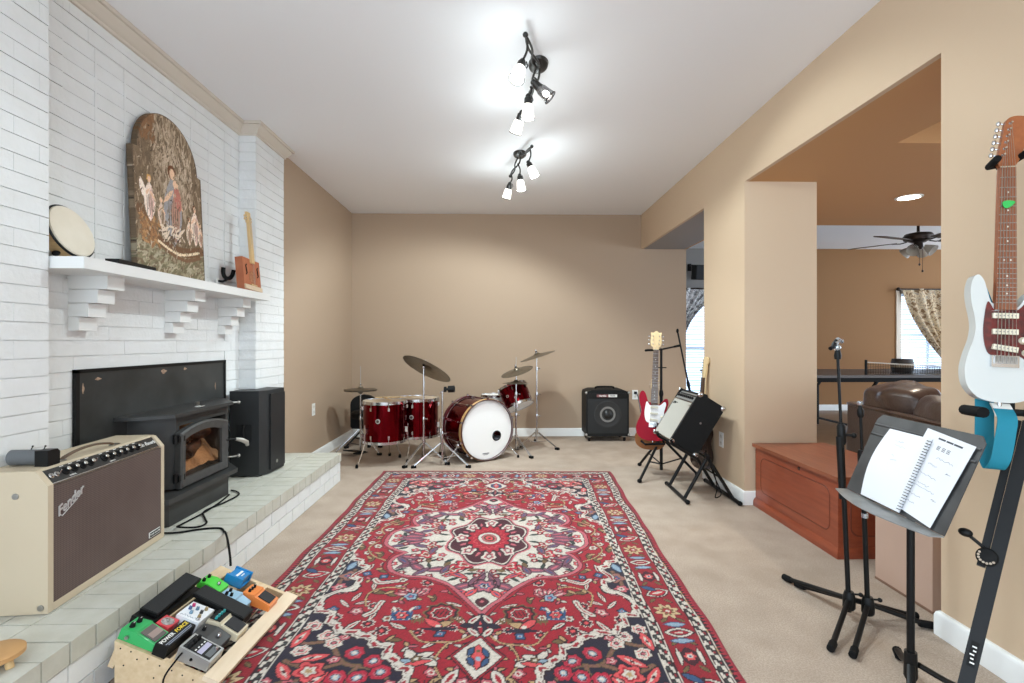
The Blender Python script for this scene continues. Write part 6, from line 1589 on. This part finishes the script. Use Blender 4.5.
for k, (yy, zz, hh_) in enumerate(((-.36, .735, .28), (-.98, .70, .28), (-1.62, .70, .26))): cushion(SFM, (.17, yy, zz), (.34, .66, hh_), M_leather, so, 'back_cushion', 2.5, .02, k * 3.)
for k in range(3): cushion(SFM, (.58, -.36 - .63 * k, .38), (.70, .62, .22), M_leather, so, 'seat_cushion', 3.2, .012, k + 9.)
cushion(SFM, (.52, .09, .36), (.98, .26, .58), M_leather, so, 'arm', 3.2, .012, 20.); cushion(SFM, (.52, -2.1, .36), (.98, .24, .58), M_leather, so, 'arm', 3.2, .012, 23.)
for x in (.08, .85):
    for y in (-1.9, -.08): MB(SFM).lathe(T(x, y, 0), [(.02, 0), (.028, .06)], M_black, 12).build('leg', so)

M_ttop = mat('dark table top', (78, 72, 70), .4, noise_amt=.5, noise_scale=4, rgb2=(58, 54, 54), stretch=(1, 6, 1))
tt_ = thing('games_table', 'long dark games table in front of the far wall of the next room', 'table', (4.8, 6.5, 0))
MB().b2(2.85, 6.9, 5.85, 7.2, .735, .765, M_ttop, bev=.004).build('table_top', tt_)
MB().b2(2.95, 6.83, 5.92, 7.13, .68, .735, M_blackm).build('apron', tt_)
for x in (3.2, 4.42, 6.5):
    for y in (6.0, 7.0):
        MB().tube([(x, y, .012), (x, y, .55), (x + .09, y, .68)], .02, M_black).build('leg', tt_)
    MB().cyl((x, 6.0, .10), (x, 7.0, .10), .014, M_black).build('stretcher', tt_)
nt_ = thing('table_net', 'low dark net with a post clamped across the games table', 'net', (4.55, 6.5, .766))
MB().b2(4.28, 4.30, 5.87, 5.89, .767, .945, M_blackm, bev=.004).build('post', nt_)
MB().b2(5.59, 5.61, 6.03, 6.05, .767, .86, M_blackm, bev=.004).build('post', nt_)
nv_ = MB(); A0, A1 = V((4.29, 5.885, .775)), V((5.60, 6.035, .775)); dv = A1 - A0
for k in range(41): q = A0 + dv * (k / 40); nv_.tube([q, q + V((0, 0, .14 - .075 * k / 40))], .0022, M_blackm, 4)
for k in range(8): nv_.tube([A0 + V((0, 0, .0195 * k)), A0 + dv * .5 + V((0, 0, .0142 * k)), A1 + V((0, 0, .009 * k))], .0022, M_blackm, 4)
nv_.build('netting', nt_)
MB().tube([A0 + V((0, 0, .142)), A0 + dv * .5 + V((0, 0, .104)), A1 + V((0, 0, .066))], .007, mat('pale net tape', (196, 190, 180), .7), 6).build('net_tape', nt_)
dbk = thing('small_barrel', 'small dark banded barrel standing on the games table below the curtained window', 'barrel', (5.10, 6.35, .766))
MB(T(5.10, 6.35, .7665)).lathe(Matrix(), [(.105, 0), (.118, .05), (.120, .09), (.118, .13), (.108, .175), (.10, .175), (.001, .172)], mat('dark stave wood', (44, 34, 28), .5), 28).build('barrel_body', dbk)
MB(T(5.10, 6.35, .7665)).lathe(Matrix(), [(.1195, .065), (.122, .07), (.123, .09), (.122, .112), (.1195, .116)], mat('pale band', (166, 146, 120), .5), 28).build('band', dbk)

# ceiling fan
M_bronze = mat('dark bronze', (52, 42, 36), .35, .6); M_blade = mat('dark fan blade', (74, 58, 46), .5)
M_shade = mat('frosted lamp glass', (214, 210, 200), .25, trans=.6)
fx_, fy_, fz_ = 4.53, 5.42, 2.28
fan = thing('ceiling_fan', 'dark bronze ceiling fan with frosted lamp shades in the next room', 'fan', (fx_, fy_, 2.72))
FM = T(fx_, fy_, 0)
MB(FM).lathe(Matrix(), [(.02, 2.62), (.07, 2.65), (.075, 2.719), (.001, 2.719)], M_bronze, 24).cyl((0, 0, fz_ + .05), (0, 0, 2.64), .014, M_bronze).build('down_rod', fan)
MB(FM).lathe(Matrix(), [(.001, fz_ - .05), (.06, fz_ - .05), (.085, fz_ - .035), (.13, fz_ - .02), (.14, fz_ + .015), (.12, fz_ + .045), (.05, fz_ + .06), (.001, fz_ + .06)], M_bronze, 36).build('motor_housing', fan)
for k in range(5):
    BMx = FM @ RZ(72 * k + 200) @ T(0, 0, fz_ - .03)
    bl_ = MB(BMx @ RX(-10)).prism([(.20, -.045), (.30, -.062), (.60, -.07), (.655, -.045), (.66, .02), (.62, .065), (.30, .062), (.20, .045)], -.004, .004, M_blade, bev=.002).build('blade', fan)
    MB(BMx).tube([(.10, 0, 0), (.16, 0, -.012), (.24, 0, -.002)], .012, M_bronze, 8, flat=.5).build('blade_arm', bl_)
MB(FM).lathe(Matrix(), [(.001, fz_ - .13), (.03, fz_ - .125), (.045, fz_ - .10), (.04, fz_ - .05)], M_bronze, 20).build('light_kit', fan)
for k in range(4):
    a = R(90 * k + 30); d = V((math.cos(a), math.sin(a), 0)); SMx = FM @ zframe(d * .055 + V((0, 0, fz_ - .095)), d + V((0, 0, -.75)))
    MB(SMx).lathe(Matrix(), [(.018, 0), (.028, .02), (.042, .05), (.062, .10), (.059, .10), (.038, .05), (.015, .012)], M_shade, 22).build('lamp_shade', fan)
for k, (dx, L_) in enumerate(((-.012, .17), (.022, .24))):
    MB(FM).cyl((dx, -.03, fz_ - .12 - L_), (dx, -.03, fz_ - .12), .0022, M_bronze, seg=6).ball((dx, -.03, fz_ - .12 - L_), (.010, .010, .014), M_bronze, su=10, sv=8).build('pull_chain', fan)

# recessed downlight
dl = thing('recessed_light', 'round recessed ceiling light glowing in the tan lowered ceiling', 'light', (3.226, 3.95, SOF))
MB(T(3.226, 3.95, SOF)).lathe(Matrix(), [(.074, -.006), (.092, -.006), (.094, -.001), (.074, -.001)], M_white, 32, False).build('trim_ring', dl)
MB(T(3.226, 3.95, SOF)).lathe(Matrix(), [(.001, -.004), (.074, -.005), (.074, -.002), (.001, -.002)], mat('lit diffuser', (255, 246, 230), .5, emit=14.), 32).build('lamp_diffuser', dl)

# curtains
def pattern(name, base, a, b):
    m = mat(name, base, .9); nt = m.node_tree; bs = nt.nodes['Principled BSDF']; L = nt.links.new
    tc = nt.nodes.new('ShaderNodeTexCoord'); n = nt.nodes.new('ShaderNodeTexNoise'); n.inputs['Scale'].default_value = 9; n.inputs['Detail'].default_value = 2; n.inputs['Distortion'].default_value = 1.6
    L(tc.outputs['Object'], n.inputs['Vector']); cr = nt.nodes.new('ShaderNodeValToRGB'); cr.color_ramp.interpolation = 'CONSTANT'
    e = cr.color_ramp.elements; e[0].position = 0; e[0].color = lin(a); e[1].position = .44; e[1].color = lin(base)
    for p_, c in ((.53, b), (.575, base), (.64, a)): q = e.new(p_); q.color = lin(c)
    L(n.outputs['Fac'], cr.inputs[0]); L(cr.outputs[0], bs.inputs['Base Color'])
    return m
def curtain(fn, m, label, rod, rodlabel):
    nu, nv = 90, 60; vs = []; fs = []
    for lay in (0, .003):
        for j in range(nv + 1):
            t = j / nv; xl, xr, z = fn(t)
            for i in range(nu + 1):
                s = i / nu; amp = .012 + .028 * t
                vs.append((xl + (xr - xl) * s, 8.375 + amp * math.sin(s * 44 + 2 * t) + .012 * math.sin(s * 17 + 4 * t) + lay, z + .05 * t * math.sin(s * 9)))
    N_ = (nu + 1) * (nv + 1)
    for o in (0, N_):
        for j in range(nv):
            for i in range(nu): fs.append((o + j * (nu + 1) + i, o + j * (nu + 1) + i + 1, o + (j + 1) * (nu + 1) + i + 1, o + (j + 1) * (nu + 1) + i))
    mb = MB(); mb._add(vs, fs, m); solo(mb, 'curtain', label, 'curtain', smooth=80)
    r_ = thing('curtain_rod', rodlabel, 'curtain rod', (rod[0], 8.375, 2.02))
    MB().cyl((rod[0], 8.375, 2.035), (rod[1], 8.375, 2.035), .012, M_bronze).build('rod', r_)
    for x in (rod[0] - .02, rod[1] + .02): MB().ball((x, 8.375, 2.035), .032, M_bronze).build('finial', r_)
    for x in (rod[0] + .06, rod[1] - .06): MB().cyl((x, 8.375, 2.035), (x, 8.47, 2.035), .008, M_bronze).build('rod_bracket', r_)
curtain(lambda t: (6.74 + .92 * t ** 1.5, 7.95 - .1 * t, 2.045 - 1.42 * t), pattern('patterned cloth with light painted in', (206, 184, 150), (128, 100, 72), (150, 140, 128)), 'patterned curtain tinted beige by painted light swept to one side at the next room window', (6.68, 8.0), 'dark curtain rod above the next room window with the tinted curtain')  # same cloth as the white curtain; its beige paints in this room's light
curtain(lambda t: (2.90, 3.0 + .78 * (1 - t) ** 3.0, 2.045 - 1.42 * t), pattern('white printed cloth', (236, 236, 236), (140, 140, 142), (180, 180, 182)), 'white and black patterned curtain seen through the narrow far opening', (2.86, 4.12), 'dark curtain rod above the window in the narrow far opening')
ws = thing('wall_speaker', 'small black speaker on a wall bracket above the window in the narrow far opening', 'speaker', (3.22, 8.40, 2.2))
MB(T(3.26, 8.26, 2.29) @ RZ(8) @ RX(8)).box((0, 0, 0), (.20, .15, .24), M_black, bev=.008).box((0, -.077, 0), (.18, .006, .22), mat('dark speaker cloth', (40, 42, 46), .8), bev=.002).build('cabinet', ws)
MB().tube([(3.17, 8.46, 2.42), (3.17, 8.34, 2.42), (3.17, 8.30, 2.36), (3.17, 8.30, 2.26)], .010, M_black).b2(3.14, 3.20, 8.455, 8.468, 2.34, 2.46, M_black, bev=.003).build('bracket', ws)

# ================================================================ ceiling spotlights
M_lit = mat('lit frosted glass', (255, 250, 240), .3, emit=2.2)
M_shadeg = glassmat('grey spotlight glass', (170, 170, 172), .25, .25)
M_bulb = mat('bulb', (255, 248, 236), .3, emit=22.)
M_spot = mat('dark spotlight metal', (58, 57, 55), .35, .7)
LIGHTS = []
def head(root, pv, dirv, lit=True, L_=.085, r=.038):
    pv = V(pv); d = V(dirv).normalized(); HMx = zframe(pv, d)
    h_ = MB().ball(pv, .016, M_spot, su=12, sv=8).lathe(HMx, [(.012, 0), (.022, .012), (.024, .045), (.018, .05)], M_spot, 18).tube([pv + V((.02, 0, .0)), pv + V((.028, .006, -.02)), pv + V((.02, .012, -.03))], .004, M_spot, 6).build('lamp_holder', root)
    MB(HMx).lathe(Matrix(), [(.022, .042), (.030, .06), (r * .86, .042 + L_ * .55), (r, .042 + L_), (r - .003, .042 + L_), (r * .80, .042 + L_ * .55), (.024, .06)], M_lit if lit else M_shadeg, 24).build('lamp_shade', h_)
    MB(HMx).tube([((r + .001) * math.cos(a), (r + .001) * math.sin(a), .042 + L_) for a in [2 * PI * k / 24 for k in range(24)]], .003, M_spot, 6, closed=True).build('shade_ring', h_)
    MB(HMx).ball((0, 0, .042 + L_ * .62), (.018, .018, .022), M_bulb, su=12, sv=8).build('bulb', h_)
    LIGHTS.append((pv + d * (.042 + L_ + .03), d))
def spot_fixture(label, cn, tips, heads):
    t = thing('ceiling_spotlight', label, 'light', cn)
    MB(T(*cn)).lathe(S(.8, 1.25, 1), [(.001, -.03), (.045, -.028), (.066, -.015), (.07, 0)], M_spot, 28).build('canopy', t)
    for i, tip in enumerate(tips):
        c = V(cn) + V((0, 0, -.02)); tp = V(tip); up = V((.010, 0, 0))
        m = MB()
        for s in (-1, 1): m.tube(catmull([c + up * s, c.lerp(tp, .3) + up * s * 1.6 + V((0, 0, -.015)), c.lerp(tp, .65) - up * s * .9 + V((0, 0, -.01)), tp], 5, False), .0065, M_spot, 8)
        m.ball(tp, .014, M_spot, su=12, sv=8); m.build('arm', t)
    for k, (a, pv, dv_, lit) in enumerate(heads):
        MB().tube(catmull([V(a), V(a).lerp(V(pv), .5) + V((.012, 0, 0)), V(pv)], 4, False), .006, M_spot, 8).build('stem', t)
        head(t, pv, dv_, lit)
    return t
spot_fixture('dark ceiling spotlight bar with four lamp heads, nearer of the two overhead', (.215, 2.86, 2.72), [(.125, 2.50, 2.665), (.17, 3.12, 2.63)],
             [((.135, 2.54, 2.67), (.115, 2.62, 2.60), (-.25, -.35, -.9), True), ((.20, 2.92, 2.67), (.185, 2.83, 2.60), (.72, -.02, -.66), False), ((.18, 3.0, 2.66), (.165, 2.98, 2.595), (-.02, .12, -1), True), ((.17, 3.11, 2.63), (.135, 3.16, 2.58), (-.3, .5, -.8), True)])
spot_fixture('dark ceiling spotlight bar with three lamp heads, farther of the two overhead', (.165, 4.23, 2.72), [(.245, 3.93, 2.665), (.09, 4.47, 2.61)],
             [((.235, 3.98, 2.67), (.225, 4.05, 2.585), (.40, -.1, -.9), True), ((.15, 4.30, 2.66), (.165, 4.28, 2.555), (.1, -.1, -.9), True), ((.10, 4.45, 2.615), (.085, 4.46, 2.54), (-.22, .36, -.88), True)])

# ================================================================ light, world, camera
def lamp(kind, name, loc, energy, color=(1, 1, 1), size=.05, rot=None, **kw):
    l = bpy.data.lights.new(name, kind); l.energy = energy; l.color = color
    if kind in ('POINT', 'SPOT'): l.shadow_soft_size = size
    o = bpy.data.objects.new(name, l); COL.objects.link(o); o.location = loc
    if rot: o.rotation_euler = rot
    for k, v in kw.items(): setattr(l, k, v)
    return o
E_SPOT = 62.
for k, (q, d_) in enumerate(LIGHTS):
    o = lamp('SPOT', 'spotlight_bulb', q, (30, 30, 30, 26, 26, 26, 84)[k], (.87, 1, 1.04), .03, spot_size=R(100 if k == 1 else 140 if k == 6 else 130), spot_blend=.4)
    if k != 1: lamp('POINT', 'spotlight_glow', q, 2.4 if k < 5 else 3.4, (.86, 1, 1.05), .06)
    o.rotation_euler = d_.to_track_quat('-Z', 'Y').to_euler()
lamp('SPOT', 'downlight_bulb', (3.226, 3.95, SOF - .02), 85., (1, .88, .72), .09, (0, 0, 0), spot_size=R(150), spot_blend=.6)
wd = bpy.data.worlds.new('World'); SC.world = wd; wd.use_nodes = True
bgn = wd.node_tree.nodes['Background']; bgn.inputs[0].default_value = (.81, .95, 1.1, 1); bgn.inputs[1].default_value = 2.75
cam = bpy.data.cameras.new('camera'); co_ = bpy.data.objects.new('camera', cam); COL.objects.link(co_)
co_.location = (0, 0, 1.16); co_.rotation_euler = (PI / 2, 0, -12 / 510); cam.sensor_width = 36; cam.lens = 510 / 1024 * 36; cam.clip_start = .05
SC.camera = co_
vs_ = SC.view_settings; vs_.view_transform = 'Standard'; vs_.look = 'None'; vs_.exposure = .46; vs_.gamma = 1; vs_.use_curve_mapping = False

GROUPS = {'cymbal': 'cymbals of the drum kit', 'cymbal_stand': 'chrome cymbal stands of the drum kit', 'floor_tom': 'floor toms of the drum kit', 'microphone_stand': 'microphone stands by the wooden chest',
          'wall_outlet': 'white wall outlets', 'ceiling_spotlight': 'ceiling spotlights', 'window_blind': 'blinds of the next room windows', 'curtain': 'curtains of the next room', 'curtain_rod': 'curtain rods of the next room',
          'cable': 'black cables on the hearth', 'electric_guitar': 'electric guitars'}
for o in COL.objects:
    if o.parent is None and o.get('category'):
        k = o.name.split('.')[0]
        if k in GROUPS and not o.get('group'): o['group'] = GROUPS[k]
        if (o['category'] == 'pedal' and k != 'bass_drum_pedal'): o['group'] = 'effects pedals on the pedal board'
